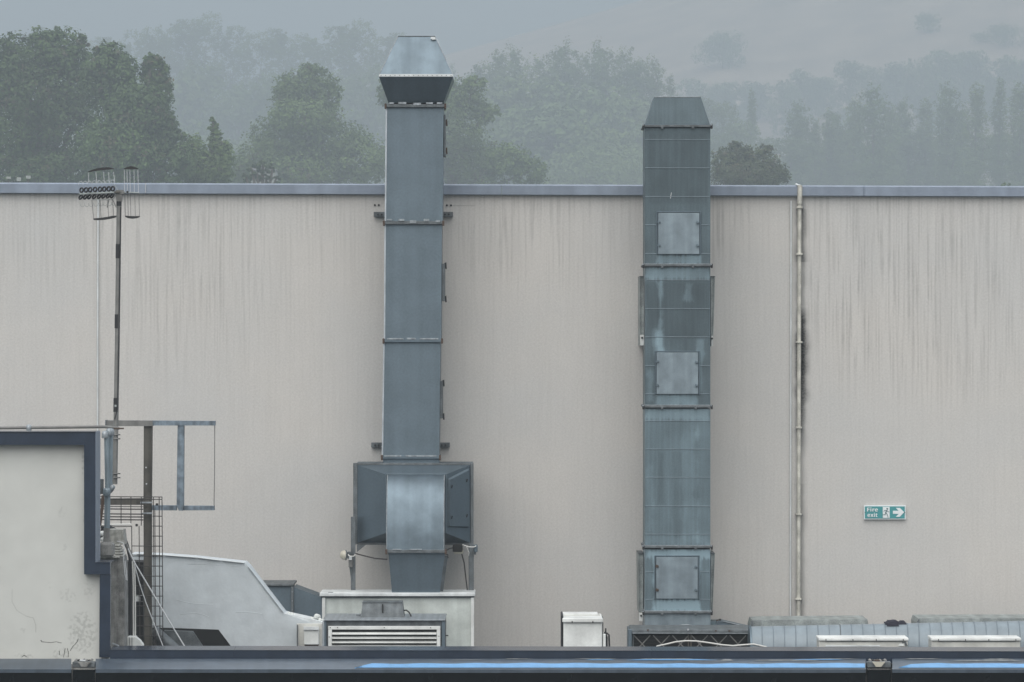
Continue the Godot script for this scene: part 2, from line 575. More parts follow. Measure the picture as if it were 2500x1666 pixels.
func land() -> void:
	B = Vector3.ZERO
	var st := S()
	var rows := [-260.0, -60.0, 30.0, 110.0, 260.0, 420.0, 530.0, 650.0, 850.0, 1000.0, 1350.0, 1500.0, 2000.0, 4600.0]
	for i in range(rows.size() - 1):
		for j in range(-8, 8):
			var pts := []
			for c in [[i, j], [i, j + 1], [i + 1, j + 1], [i + 1, j]]:
				var d: float = rows[c[0]]
				var wide := 260.0 + maxf(d, 0.0) * 0.28
				pts.append(Vector3(c[1] / 8.0 * wide, rise(d), -d))
			face(st, pts, pts[0] - Vector3(0, 500, 0), 1)
	structure("ground", st, M.meadow)
	st = S()
	box(st, Vector3(0, 0.01, -10), Vector3(160, 0.03, 90))
	structure("car_park", st, M.asphalt)
	st = S()
	for i in 16:
		for j in range(-14, 22):
			var pts := []
			for c in [[i, j], [i, j + 1], [i + 1, j + 1], [i + 1, j]]:
				var d: float = 1325.0 + c[0] * 45.0
				var x: float = c[1] * 28.0
				pts.append(Vector3(x, hill_height(x, d), -d))
			face(st, pts, pts[0] - Vector3(0, 500, 0), 1)
	structure("hill", st, M.straw_field)
	st = S()
	var n := FastNoiseLite.new()
	n.seed = 4
	n.frequency = 0.004
	for i in 10:
		for j in range(-16, 16):
			var pts := []
			for c in [[i, j], [i, j + 1], [i + 1, j + 1], [i + 1, j]]:
				var d: float = 2500.0 + c[0] * 130.0
				var x: float = c[1] * 80.0
				pts.append(Vector3(x, 60.0 + 310.0 * sin(minf(c[0] / 9.0, 1.0) * PI / 2) + 30.0 * n.get_noise_2d(x, d), -d))
			face(st, pts, pts[0] - Vector3(0, 900, 0), 1)
	structure("far_hill", st, M.wooded_slope)


func ground_under(x: float, d: float) -> float:
	return hill_height(x, d) if d > 1345.0 else rise(d)


# many small leaf sprays spread through lobes: each lobe is [centre, radii]; tint picks the kind of green
func crown_mesh(lobes: Array, count: int, leaf: float, tint: Color, vary: float, brown: float, sd: int) -> ArrayMesh:
	var r := RandomNumberGenerator.new()
	r.seed = sd
	var total := 0.0
	for l in lobes:
		total += l[1].x * l[1].y + 0.3 * l[1].x * l[1].x
	var v := PackedVector3Array()
	var nn := PackedVector3Array()
	var cc := PackedColorArray()
	var ix := PackedInt32Array()
	for l in lobes:
		var share: float = (l[1].x * l[1].y + 0.3 * l[1].x * l[1].x) / total
		var mine := int(count * share)
		var sprays := maxi(8, mine / 16)
		var per := maxi(1, mine / sprays)
		var whole := r.randf_range(0.8, 1.2)
		var mean: float = (l[1].x + l[1].y + l[1].z) / 3.0
		for s in sprays:
			var dir := Vector3(r.randfn(), r.randfn(), r.randfn()).normalized()
			var at: Vector3 = l[0] + dir * l[1] * r.randf_range(0.5, 1.0)
			var size: float = mean * r.randf_range(0.12, 0.34)
			var tone := whole * (1.0 + vary * r.randf_range(-1.0, 1.0))
			var base := Color(tint.r * tone, tint.g * tone, tint.b * tone)
			if r.randf() < brown:
				base = Color(0.085, 0.078, 0.05) * tone
			for k in per:
				var away := Vector3(r.randfn(), r.randfn(), r.randfn()).normalized()
				var p: Vector3 = at + away * size * pow(r.randf(), 0.4) * Vector3(1.0, 0.8, 1.0)
				var up := (dir * 0.5 + away * 0.6 + Vector3(0, 0.45, 0) + Vector3(r.randfn(), r.randfn(), r.randfn()) * 0.45).normalized()
				var a := up.cross(Vector3(r.randfn(), r.randfn(), r.randfn())).normalized() * leaf * r.randf_range(0.6, 1.3)
				var b := up.cross(a).normalized() * leaf * r.randf_range(0.35, 0.7)
				var f := r.randf_range(0.88, 1.14)
				var c := Color(base.r * f, base.g * f, base.b * f * r.randf_range(0.85, 1.1))
				var o := v.size()
				for e in [p - a, p + b, p + a, p - b]:
					v.append(e)
					nn.append(up)
					cc.append(c)
				ix.append_array([o, o + 1, o + 2, o, o + 2, o + 3])
	var arr := []
	arr.resize(Mesh.ARRAY_MAX)
	arr[Mesh.ARRAY_VERTEX] = v
	arr[Mesh.ARRAY_NORMAL] = nn
	arr[Mesh.ARRAY_COLOR] = cc
	arr[Mesh.ARRAY_INDEX] = ix
	var m := ArrayMesh.new()
	m.add_surface_from_arrays(Mesh.PRIMITIVE_TRIANGLES, arr)
	m.surface_set_material(0, M.leaf)
	return m


func hold(parent: Node3D, called: String, mesh: Mesh) -> MeshInstance3D:
	var o := MeshInstance3D.new()
	o.name = called
	o.mesh = mesh
	parent.add_child(o, true)
	return o


# a tree read from the photograph: lobes are [x, y, half width, half height] at the distance d
func own_tree(called: String, label: String, kind: String, group: String, d: float, px: float, lobes: Array, count: int, leaf: float, tint: Color, brown: float, sd: int) -> void:
	var r := RandomNumberGenerator.new()
	r.seed = sd
	d *= 0.88
	var x := (px - 1250.0) * K * d
	var t := thing(called, label, kind, Vector3(x, ground_under(x, d), -d), group)
	var s := K * d
	var made := []
	for l in lobes:
		var c := P(l[0], l[1], d) + Vector3(0, 0, r.randf_range(-0.35, 0.35) * l[2] * s)
		made.append([c, Vector3(l[2] * s, l[3] * s, l[2] * s * 0.9)])
	# hidden lower crown so that the tree is whole behind the wall
	var low: Vector3 = made[0][0]
	var wide: float = made[0][1].x
	for q in made:
		if q[0].y < low.y:
			low = q[0]
	made.append([Vector3(low.x * 0.5, low.y * 0.72, 0), Vector3(wide * 0.9, low.y * 0.3, wide * 0.8)])
	hold(t, "crown", crown_mesh(made, int(count * 3.4), leaf * 0.42, tint, 0.2, brown, sd))
	var st := S()
	var thick: float = 0.022 * (made[0][0].y + 4.0)
	var fork := Vector3(0, low.y * 0.55, 0)
	tube([Vector3(0, -0.6, 0), Vector3(0.1, fork.y * 0.5, 0.05), fork], [thick * 1.25, thick * 0.95, thick * 0.8], 8, st)
	for q in made:
		var c: Vector3 = q[0]
		tube([fork - Vector3(0, thick, 0), fork.lerp(c, 0.5) + Vector3(0, 0.08 * c.y, 0), c, c + Vector3(r.randf_range(-0.4, 0.4) * q[1].x, q[1].y * 0.5, 0)], [thick * 0.6, thick * 0.4, thick * 0.25, thick * 0.08], 6, st)
	part(t, "trunk", st, M.bark)


var kinds := {}
const ASPECTS := [0.06, 0.085, 0.12, 0.17, 0.24, 0.34, 0.5, 0.75, 1.1]

# crowns one metre tall whose half width is the aspect; made when first asked for, then shared
func crown_kind(kind: String, a: float, k: int) -> ArrayMesh:
	var key := "%s %.3f %d" % [kind, a, k]
	if kinds.has(key):
		return kinds[key]
	var r := RandomNumberGenerator.new()
	r.seed = hash(key)
	var lobes := []
	var n := int(clampf(4.4 / a, 16, 72))
	for j in n:
		var h := lerpf(0.18, 0.97, (j + r.randf()) / n)
		var w := r.randf() * TAU
		var prof: float
		var size: float
		if kind == "tall":
			prof = pow(clampf((1.04 - h) / 0.5, 0.0, 1.0), 0.6)
			size = a * r.randf_range(0.42, 0.62) * lerpf(0.5, 1.0, prof)
			lobes.append([Vector3(cos(w), 0, sin(w)) * a * (0.5 if j % 2 else 0.12) * prof + Vector3(0, minf(h, 1.0 - size * 2.1), 0), Vector3(size, size * 2.3, size)])
		else:
			var top := minf(0.85, a * 1.5)
			prof = sqrt(clampf(1.0 - pow(clampf((h - (1.0 - top)) / top, 0.0, 1.0), 2.0), 0.05, 1.0))
			size = a * r.randf_range(0.42, 0.66)
			lobes.append([Vector3(cos(w), 0, sin(w)) * a * 0.62 * prof * r.randf_range(0.6, 1.0) + Vector3(0, minf(h, 1.0 - minf(size * 0.85, 0.3)), 0), Vector3(size, minf(size * 0.85, 0.3), size)])
	var tints := [Color(0.10, 0.155, 0.05), Color(0.125, 0.18, 0.06), Color(0.09, 0.14, 0.05)]
	kinds[key] = crown_mesh(lobes, clampi(int(2500.0 / a), 9000, 27000), 0.045 * minf(a, 0.5), tints[k % 3], 0.14, 0.0, hash(key) + 1)
	return kinds[key]


func trunk_kind() -> ArrayMesh:
	if not kinds.has("trunk"):
		var st := S()
		tube([Vector3(0, -0.02, 0), Vector3(0, 0.3, 0), Vector3(0.01, 0.75, 0)], [0.03, 0.024, 0.006], 6, st)
		for j in 4:
			tube([Vector3(0, 0.3 + 0.08 * j, 0), Vector3(0.1 * cos(j * 1.7), 0.45 + 0.09 * j, 0.1 * sin(j * 1.7)), Vector3(0.17 * cos(j * 1.7), 0.6 + 0.08 * j, 0.17 * sin(j * 1.7))], [0.014, 0.01, 0.003], 5, st)
		st.generate_normals()
		var m := st.commit()
		m.surface_set_material(0, M.bark)
		kinds.trunk = m
	return kinds.trunk


# a tree whose top shows at (px, py), half px wide on the photograph, at the distance d
func tree(kind: String, k: int, called: String, label: String, group: String, px: float, py: float, half: float, d: float, turn := 0.0) -> void:
	var x := (px - 1250.0) * K * d
	var g := ground_under(x, d)
	var tall := HC + (833.0 - py) * K * d - g
	var wide := half * K * d
	var a := 0.34
	for b in ASPECTS:
		if absf(log(wide / tall / b)) < absf(log(wide / tall / a)):
			a = b
	var t := thing(called, label, "tree", Vector3(x, g, -d), group)
	var c := hold(t, "crown", crown_kind(kind, a, k % 2))
	c.scale = Vector3(wide / a, tall, wide / a)
	c.rotation.y = turn
	var o := hold(t, "trunk", trunk_kind())
	o.scale = Vector3(minf(wide * 3.0, tall * 0.5), tall, minf(wide * 3.0, tall * 0.5))


func trees() -> void:
	var deep := Color(0.072, 0.118, 0.04)
	var mid := Color(0.11, 0.165, 0.055)
	var g := "dark trees standing nearest behind the wall"
	own_tree("broadleaf_tree", "tallest dark broad tree with dense domed crown behind the parapet", "tree", g, 400, 95, [[60, 150, 95, 75], [150, 125, 70, 62], [15, 190, 80, 80], [180, 165, 55, 50], [100, 240, 130, 90], [30, 320, 110, 100], [170, 320, 90, 110], [95, 95, 40, 28], [25, 110, 34, 30], [190, 105, 26, 28], [130, 85, 30, 22], [170, 420, 110, 60], [60, 420, 100, 60]], 15000, 0.36, deep, 0.10, 901)
	own_tree("broadleaf_tree", "dark tree with three stepped domes beside the tallest tree", "tree", g, 392, 310, [[265, 150, 50, 46], [300, 175, 42, 50], [245, 205, 50, 60], [375, 180, 40, 46], [390, 230, 34, 50], [330, 270, 90, 80], [300, 360, 110, 90], [400, 330, 40, 60], [420, 400, 60, 60], [262, 118, 24, 18], [372, 150, 26, 22], [405, 290, 20, 26]], 14000, 0.34, deep, 0.07, 902)
	own_tree("small_tree", "low ragged tree with one spiky top between two big trees", "tree", g, 396, 500, [[470, 385, 40, 55], [525, 345, 17, 42], [520, 305, 14, 18], [545, 385, 28, 50], [500, 420, 70, 50], [440, 330, 16, 20]], 6000, 0.3, mid, 0.05, 903)
	own_tree("broadleaf_tree", "rounded mid green tree with narrow dome left of the hooded duct", "tree", g, 560, 770, [[745, 215, 80, 52], [700, 230, 40, 50], [800, 235, 42, 52], [745, 285, 95, 50], [690, 340, 90, 66], [800, 345, 100, 60], [880, 390, 90, 66], [640, 400, 80, 60], [740, 420, 110, 60], [600, 425, 50, 50], [760, 172, 40, 18]], 15000, 0.42, mid, 0.03, 904)
	own_tree("broadleaf_tree", "olive green tree directly behind the hooded duct", "tree", g, 575, 1080, [[1060, 250, 80, 60], [1130, 240, 60, 52], [950, 225, 40, 36], [1180, 275, 40, 30], [1080, 330, 110, 60], [1130, 400, 110, 60], [1020, 400, 90, 70], [1230, 390, 70, 44], [1290, 420, 50, 40], [1160, 200, 34, 16]], 14000, 0.42, mid, 0.02, 905)
	own_tree("small_tree", "dark low bushy tree between the ribbed duct and the downpipe", "tree", g, 420, 1835, [[1770, 400, 40, 44], [1800, 380, 40, 34], [1850, 395, 50, 44], [1890, 425, 40, 36], [1820, 430, 90, 40], [1795, 354, 18, 10], [1870, 362, 18, 12], [1585, 425, 18, 18]], 7000, 0.26, Color(0.07, 0.09, 0.04), 0.16, 906)
	own_tree("small_tree", "tip of a small bush just showing over the parapet", "shrub", "", 420, 2455, [[2455, 462, 22, 14], [2440, 470, 20, 16]], 1200, 0.26, mid, 0.1, 907)
	# the pale wood behind the ducts
	g = "pale hazy trees in the wood between the ducts"
	var wood := [[1160, 160, 60, 1000], [1215, 125, 50, 1000], [1255, 112, 42, 1020], [1320, 135, 48, 1010], [1375, 102, 50, 1000], [1425, 130, 40, 1020], [1465, 102, 42, 1000], [1520, 118, 42, 1010], [1560, 138, 34, 1000], [1598, 140, 36, 1005], [1640, 180, 20, 1000], [1280, 180, 90, 940], [1420, 200, 100, 930], [1560, 230, 90, 940], [1350, 260, 110, 900], [1500, 290, 120, 890], [1240, 260, 80, 910], [1440, 350, 140, 860]]
	for i in wood.size():
		var w: Array = wood[i]
		tree("tall" if i < 11 else "round", i, "hazy_tree", "pale feathery treetop on the skyline of the wood between the ducts" if i < 11 else "pale rounded tree below the skyline of the wood between the ducts", g, w[0], w[1], w[2] * 1.65, w[3] - 20, i * 1.3)
	g = "pale hazy trees right of the ribbed duct"
	var gap := [[1700, 230, 60, 1000], [1760, 245, 55, 1010], [1835, 215, 26, 1000], [1810, 290, 60, 980], [1870, 330, 60, 990], [1680, 290, 60, 950], [1760, 320, 60, 930], [1900, 380, 60, 940]]
	for i in gap.size():
		var w: Array = gap[i]
		tree("tall" if i == 2 else "round", i, "hazy_tree", "pale narrow spire tree rising behind the dark bushy tree" if i == 2 else "pale hazy round tree right of the ribbed duct behind the dark bush", g, w[0], w[1], w[2], w[3], i * 2.1)
	g = "columnar poplars in a row above the right parapet"
	var row := [[1948, 245, 30, 1000], [1990, 290, 30, 1000], [2030, 265, 36, 1010], [2085, 240, 32, 1000], [2132, 205, 36, 960], [2175, 245, 26, 1000], [2205, 240, 34, 1020], [2260, 235, 28, 1010], [2312, 202, 34, 970], [2382, 197, 30, 950], [2440, 187, 20, 970], [2490, 196, 32, 955], [2350, 260, 30, 1000], [2540, 210, 36, 980]]
	for i in row.size():
		var w: Array = row[i]
		tree("tall", i, "poplar_tree", "hazy columnar poplar in the row above the right hand parapet", g, w[0], w[1], w[2] * 1.55, w[3] - 60, i * 0.9)
	g = "hazy undergrowth trees below the poplars"
	for i in 9:
		tree("round", i, "hazy_tree", "low round hazy tree filling in below the poplar row", g, 1930 + i * 72, [330, 345, 300, 340, 310, 330, 345, 320, 335][i], 62, 920 + (i % 3) * 30, i * 1.7)
	g = "faint canopy of far trees behind the left trees"
	var ridge := [[90, 60, 70, 1320], [200, 92, 60, 1289], [270, 85, 60, 1289], [360, 62, 70, 1320], [430, 42, 60, 1320], [490, 28, 66, 1320], [560, 60, 60, 1315], [625, 78, 60, 1289], [690, 66, 60, 1315], [760, 80, 60, 1306], [830, 58, 60, 1289], [880, 44, 60, 1289], [950, 75, 60, 1315], [1020, 120, 60, 1320], [1080, 150, 50, 1315], [470, 150, 110, 1155], [580, 200, 110, 1137], [360, 190, 110, 1155], [900, 160, 110, 1137], [260, 170, 90, 1155], [680, 180, 100, 1146], [800, 170, 90, 1155], [440, 300, 120, 1022], [560, 330, 110, 978], [1010, 230, 90, 1111]]
	for i in ridge.size():
		var w: Array = ridge[i]
		tree("round", i, "distant_tree", "faint round tree in the far canopy behind the left trees", g, w[0], w[1], w[2], w[3], i * 2.3)
	g = "blue tree clumps scattered over the pale hill field"
	var spots := [[1765, 72, 68, 2700, 168], [2265, 28, 38, 2850, 82], [2455, 56, 60, 2750, 118], [2400, 78, 40, 2760, 112]]
	for i in spots.size():
		var w: Array = spots[i]
		field_tree(i, ["round blue grey tree clump alone on the pale hill field", "smaller faint tree on the upper right of the hill field", "wide faint tree clump at the upper hill field edge", "low faint tree next to the wide clump on the hill"][i], g, w)
	g = "blue tree band along the foot of the hill field"
	var band := [[1700, 190, 60], [1775, 195, 60], [1850, 198, 60], [1920, 195, 50], [1962, 168, 44], [2010, 185, 50], [2075, 142, 50], [2130, 160, 40], [2190, 150, 56], [2250, 140, 56], [2310, 120, 60], [2375, 118, 60], [2440, 135, 60], [2500, 140, 60], [2150, 195, 70], [2290, 185, 70], [2420, 190, 70]]
	for i in band.size():
		var w: Array = band[i]
		field_tree(i, "faint blue tree in the band along the foot of the hill field", g, [w[0], w[1], w[2], 1500.0 + (i % 3) * 20.0])


# trees on the hill stand on the slope where their foot shows
func field_tree(i: int, label: String, group: String, w: Array) -> void:
	var d: float = w[3]
	if w.size() > 4:
		d = 1350.0
		while d < 1880.0 and hill_height((w[0] - 1250.0) * K * d, d) < HC + (833.0 - w[4]) * K * d:
			d += 5.0
	tree("round", i, "hill_tree", label, group, w[0], w[1], w[2], d, i * 1.9)

# ---------------------------------------------------------------- the building

func building() -> void:
	B = Vector3.ZERO
	var st := S()
	box(st, Vector3(0, ROOF - 0.15, -45.3), Vector3(44, 0.3, 9.3))
	structure("flat_roof", st, M.roof_felt)
	# tall rendered wall with its metal coping
	var w := thing("rendered_wall", "tall beige rendered wall with run-off streaks and grey metal coping", "wall", Vector3(0, 0, -50.2))
	st = S()
	var tl := W(-3500, 461, 50) - B
	var tr := W(6000, 494, 50) - B
	loft([Vector3(tl.x, 0, 0.2), Vector3(tr.x, 0, 0.2), Vector3(tr.x, 0, -0.2), Vector3(tl.x, 0, -0.2)], [Vector3(tl.x, tl.y, 0.2), Vector3(tr.x, tr.y, 0.2), Vector3(tr.x, tr.y, -0.2), Vector3(tl.x, tl.y, -0.2)], true, true, st)
	part(w, "render", st, M.wall_render)
	var joints := [-3500.0, -2100.0, -900.0, 355.0, 1225.0, 2110.0, 3300.0, 4600.0, 6000.0]
	for i in joints.size() - 1:
		var x0: float = joints[i] + 0.6
		var x1: float = joints[i + 1] - 0.6
		var y0 := 447.0 + 0.0034 * x0
		var y1 := 447.0 + 0.0034 * x1
		st = S()
		var d := 49.93
		var prof := []
		for e in [[x0, y0], [x1, y1]]:
			var f := P(e[0], e[1] + 2.0, d)
			prof.append([f + Vector3(0, 0.012, -0.03), f, P(e[0], e[1] + 24.0, d), P(e[0], e[1] + 24.0, d) + Vector3(0, -0.004, -0.045), f + Vector3(0, 0.03, -0.5), f + Vector3(0, -0.09, -0.5)])
		var c: Vector3 = (prof[0][1] + prof[1][1]) / 2 + Vector3(0, -0.04, -0.2)
		for k in [[0, 1], [1, 2], [2, 3], [0, 4], [4, 5]]:
			face(st, [prof[0][k[0]], prof[1][k[0]], prof[1][k[1]], prof[0][k[1]]], c)
		for e in 2:
			face(st, [prof[e][0], prof[e][1], prof[e][2], prof[e][5], prof[e][4]], c)
		var cop := part(w, "coping", st, M.coping_grey)
		if i in [2, 4]:
			part(cop, "joint_strip", bar(P(x1 + 0.6, 446.0 + 0.0034 * x1, 49.92), P(x1 + 0.6, 470.0 + 0.0034 * x1, 49.92), 0.007, 0.012), M.wire_pale if i == 2 else M.coping_grey)
	# old fixing holes and bolts in the wall beside the hooded duct
	for x in [915, 924.5, 1091, 1101]:
		part(w, "fixing_hole", cylinder(P(x, 501 + (0.6 if x > 1000 else 0.0), 49.995), Vector3(0, 0, 1), 0.011, 0.012, 10), M.dull_black)
	part(w, "reveal_groove", bar(P(1105, 502, 49.998), P(1160, 502.5, 49.998), 0.002, 0.003), M.concrete)

	# front parapet: navy metal edge with a grey level top
	var p := thing("front_parapet", "low front parapet with navy metal edging and grey level top", "parapet", Vector3(0, 0, -40.6))
	st = S()
	box(st, Vector3(3, 4.0, -0.05), Vector3(40, 7.96, 0.3))
	part(p, "masonry", st, M.concrete)
	var seams := [270.0, 571.0, 1592.0, 2610.0, 3600.0, 5000.0]
	var xs := [268.0] + seams.slice(1)
	for i in xs.size() - 1:
		var x0: float = xs[i]
		var x1: float = xs[i + 1] - 0.5
		st = S()
		var f0 := P(x0, 1588 + x0 * 0.0016, 40.4)
		var f1 := P(x1, 1588 + x1 * 0.0016, 40.4)
		var dn := Vector3(0, -0.1, 0)
		var back := Vector3(0, 0.012, -0.36)
		loft([f0, f1, f1 + back, f0 + back], [f0 + dn, f1 + dn, f1 + dn + back, f0 + dn + back], false, true, st)
		var edge := part(p, "edge_flashing", st, M.navy_trim)
		st = S()
		var up := Vector3(0, 0.004, 0)
		loft([f0 + Vector3(0, 0, 0.004), f1 + Vector3(0, 0, 0.004), f1 + back, f0 + back], [f0 + up + Vector3(0, 0, 0.004), f1 + up + Vector3(0, 0, 0.004), f1 + back + up, f0 + back + up], true, true, st)
		part(edge, "top_sheet", st, M.navy_trim)

	# dark sign fascia along the street front, its sloping top partly covered with blue film
	var f := thing("sign_fascia", "dark street front fascia with sloping top partly covered in blue film", "fascia", Vector3(0, 0, -40.2))
	st = S()
	box(st, Vector3(0, 3.4, -0.02), Vector3(44, 6.8, 0.16))
	part(f, "shop_front_wall", st, M.concrete)
	var panels := [[-2600.0, -900.0], [-899.0, 173.5], [177.0, 230.5], [233.0, 2114.0], [2118.0, 2176.0], [2179.0, 4200.0], [4201.0, 5600.0]]
	for i in panels.size():
		var x0: float = panels[i][0]
		var x1: float = panels[i][1]
		var small: bool = i in [2, 4]
		var pan := part(f, "fascia_panel", sbox(x0, 1636, x1, 40.0 if not small else 40.02, 40.16, 6.6, 0.003), M.fascia_dark)
		if small:
			continue
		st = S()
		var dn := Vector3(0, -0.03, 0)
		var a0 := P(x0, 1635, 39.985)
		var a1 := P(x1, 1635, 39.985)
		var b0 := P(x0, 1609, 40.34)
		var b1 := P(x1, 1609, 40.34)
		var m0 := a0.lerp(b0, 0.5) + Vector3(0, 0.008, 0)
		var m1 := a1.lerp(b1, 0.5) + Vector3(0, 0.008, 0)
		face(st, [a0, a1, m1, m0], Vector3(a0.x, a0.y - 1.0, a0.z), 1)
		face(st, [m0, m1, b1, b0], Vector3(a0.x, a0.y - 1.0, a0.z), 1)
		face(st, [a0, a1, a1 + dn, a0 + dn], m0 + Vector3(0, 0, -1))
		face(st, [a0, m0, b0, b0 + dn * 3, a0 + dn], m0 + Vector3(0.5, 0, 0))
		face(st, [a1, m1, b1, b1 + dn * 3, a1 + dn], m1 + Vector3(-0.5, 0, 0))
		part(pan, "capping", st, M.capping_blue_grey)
	# blue film and paler torn strips lying on the sloping top
	var lie := func(x: float, t: float) -> Vector3:
		var a := P(x, 1635, 39.985)
		var b := P(x, 1609, 40.34)
		return a.lerp(b, t) + Vector3(0, 0.008 * (1.0 - absf(t - 0.5) * 2.0) + 0.004, 0.002)
	var strips := [[866.0, 2112.0, 0.10, 0.44, "blue_film", 900.0], [2192.0, 4190.0, 0.10, 0.44, "blue_film", 2200.0]]
	rng.seed = 77
	for s in strips:
		st = S()
		var n := 60
		for j in n:
			var xa := lerpf(s[0], s[1], float(j) / n)
			var xb := lerpf(s[0], s[1], float(j + 1) / n)
			var ta: float = s[3] * clampf((xa - s[0]) / 40.0 + 0.15, 0.15, 1.0) + 0.03 * sin(xa * 0.05) + 0.02 * sin(xa * 0.31)
			var tb: float = s[3] * clampf((xb - s[0]) / 40.0 + 0.15, 0.15, 1.0) + 0.03 * sin(xb * 0.05) + 0.02 * sin(xb * 0.31)
			face(st, [lie.call(xa, s[2]), lie.call(xb, s[2]), lie.call(xb, tb), lie.call(xa, ta)], lie.call(xa, 0.5) - Vector3(0, 1, 0), 1)
		part(f, "film_strip", st, M.blue_film)
	for s in [[1430, 1500, 0.80, 0.88, "blue_film"], [1400, 1512, 0.93, 0.98, "pale_film"], [1530, 1750, 0.78, 0.9, "blue_film"], [1760, 1790, 0.7, 0.9, "pale_film"], [1840, 2000, 0.72, 0.84, "pale_film"], [1930, 2060, 0.82, 0.9, "blue_film"], [1985, 2095, 0.92, 0.98, "pale_film"], [1354, 1545, 0.64, 0.7, "pale_film"], [2200, 2300, 0.9, 0.98, "pale_film"], [2320, 2500, 0.66, 0.8, "pale_film"], [2400, 2480, 0.84, 0.95, "pale_film"], [1100, 1180, 0.78, 0.84, "pale_film"], [1230, 1300, 0.9, 0.97, "pale_film"], [1560, 1700, 0.93, 0.99, "pale_film"], [1640, 1780, 0.64, 0.7, "pale_film"]]:
		st = S()
		var n := 9
		var tops := []
		for j in n + 1:
			var t := float(j) / n
			tops.append([lerpf(s[0], s[1], t), lerpf(s[2], s[3], minf(1.0, minf(t, 1.0 - t) * 5.0 + 0.1)) + rng.randf_range(-0.012, 0.012)])
		for j in n:
			face(st, [lie.call(tops[j][0], s[2]), lie.call(tops[j + 1][0], s[2]), lie.call(tops[j + 1][0], tops[j + 1][1]), lie.call(tops[j][0], tops[j][1])], lie.call(tops[j][0], 0.5) - Vector3(0, 1, 0), 1)
		part(f, "torn_strip", st, M[s[4]])
	for g in [[175.0, 232.0, "concrete"], [2116.0, 2177.0, "lamp_cream"]]:
		var x0: float = g[0]
		var br := part(f, "joint_bracket", pbox(x0 + 1, 1617, g[1] - 1, 1631, 40.1, 40.2, 0.004), M.galv_dull)
		part(br, "bracket_lip", outline([[x0 + 14, 1617], [x0 + 46, 1617], [x0 + 40, 1624], [x0 + 36, 1629], [x0 + 23, 1629], [x0 + 19, 1623]], 40.06, 40.095), M[g[2]])
		part(br, "bolt", cylinder(P(x0 + 26, 1613.5, 40.14), Vector3(1, 0, 0), 0.008, 0.05, 8), M.rust if x0 > 1000 else M.wire_pale)
		for k in 7:
			part(br, "mortar_lump", pbox(x0 + 6 + k * 6.2, 1610.5 + (k % 3), x0 + 13 + k * 6.2, 1617, 40.2 + 0.01 * (k % 2), 40.3, 0.008), M.dull_black if k % 2 else M.concrete)

	# pale rendered gable end at the left with stepped navy trim
	var h := thing("gable_wall", "pale cracked rendered wall end with stepped navy metal trim", "wall", floor_at(0, 40.8, 0))
	st = S()
	outline([[-2600, 1060], [222, 1060], [222, 1395], [262, 1395], [262, 1640], [-2600, 1640]], 40.62, 40.9, st)
	part(h, "render", st, M.gable_render)
	part(h, "lower_wall", sbox(-2600, 1641, 262, 40.62, 40.9, 0.0), M.concrete)
	st = S()
	outline([[-2600, 1056], [232, 1056], [232, 1375], [268, 1375], [268, 1403], [204.5, 1403], [204.5, 1087], [-2600, 1087]], 40.52, 40.615, st)
	part(h, "stepped_trim", st, M.navy_trim)
	part(h, "lower_trim", outline([[243, 1403.5], [269, 1403.5], [268, 1606], [241.5, 1606]], 40.53, 40.612), M.navy_trim)
	part(h, "top_flashing", loft(level(-2600, 232.5, 1055.5, 40.51, 40.95), level(-2600, 232.5, 1054.2, 40.51, 40.95)), M.navy_trim)
	part(h, "side_flashing", pbox(232.2, 1055, 234.0, 1374, 40.53, 40.95, 0.001), M.coping_grey)
	part(h, "step_flashing", pbox(234.5, 1373.2, 268.5, 1375, 40.51, 40.95, 0.001), M.navy_trim)

# ---------------------------------------------------------------- what is fixed to the tall wall

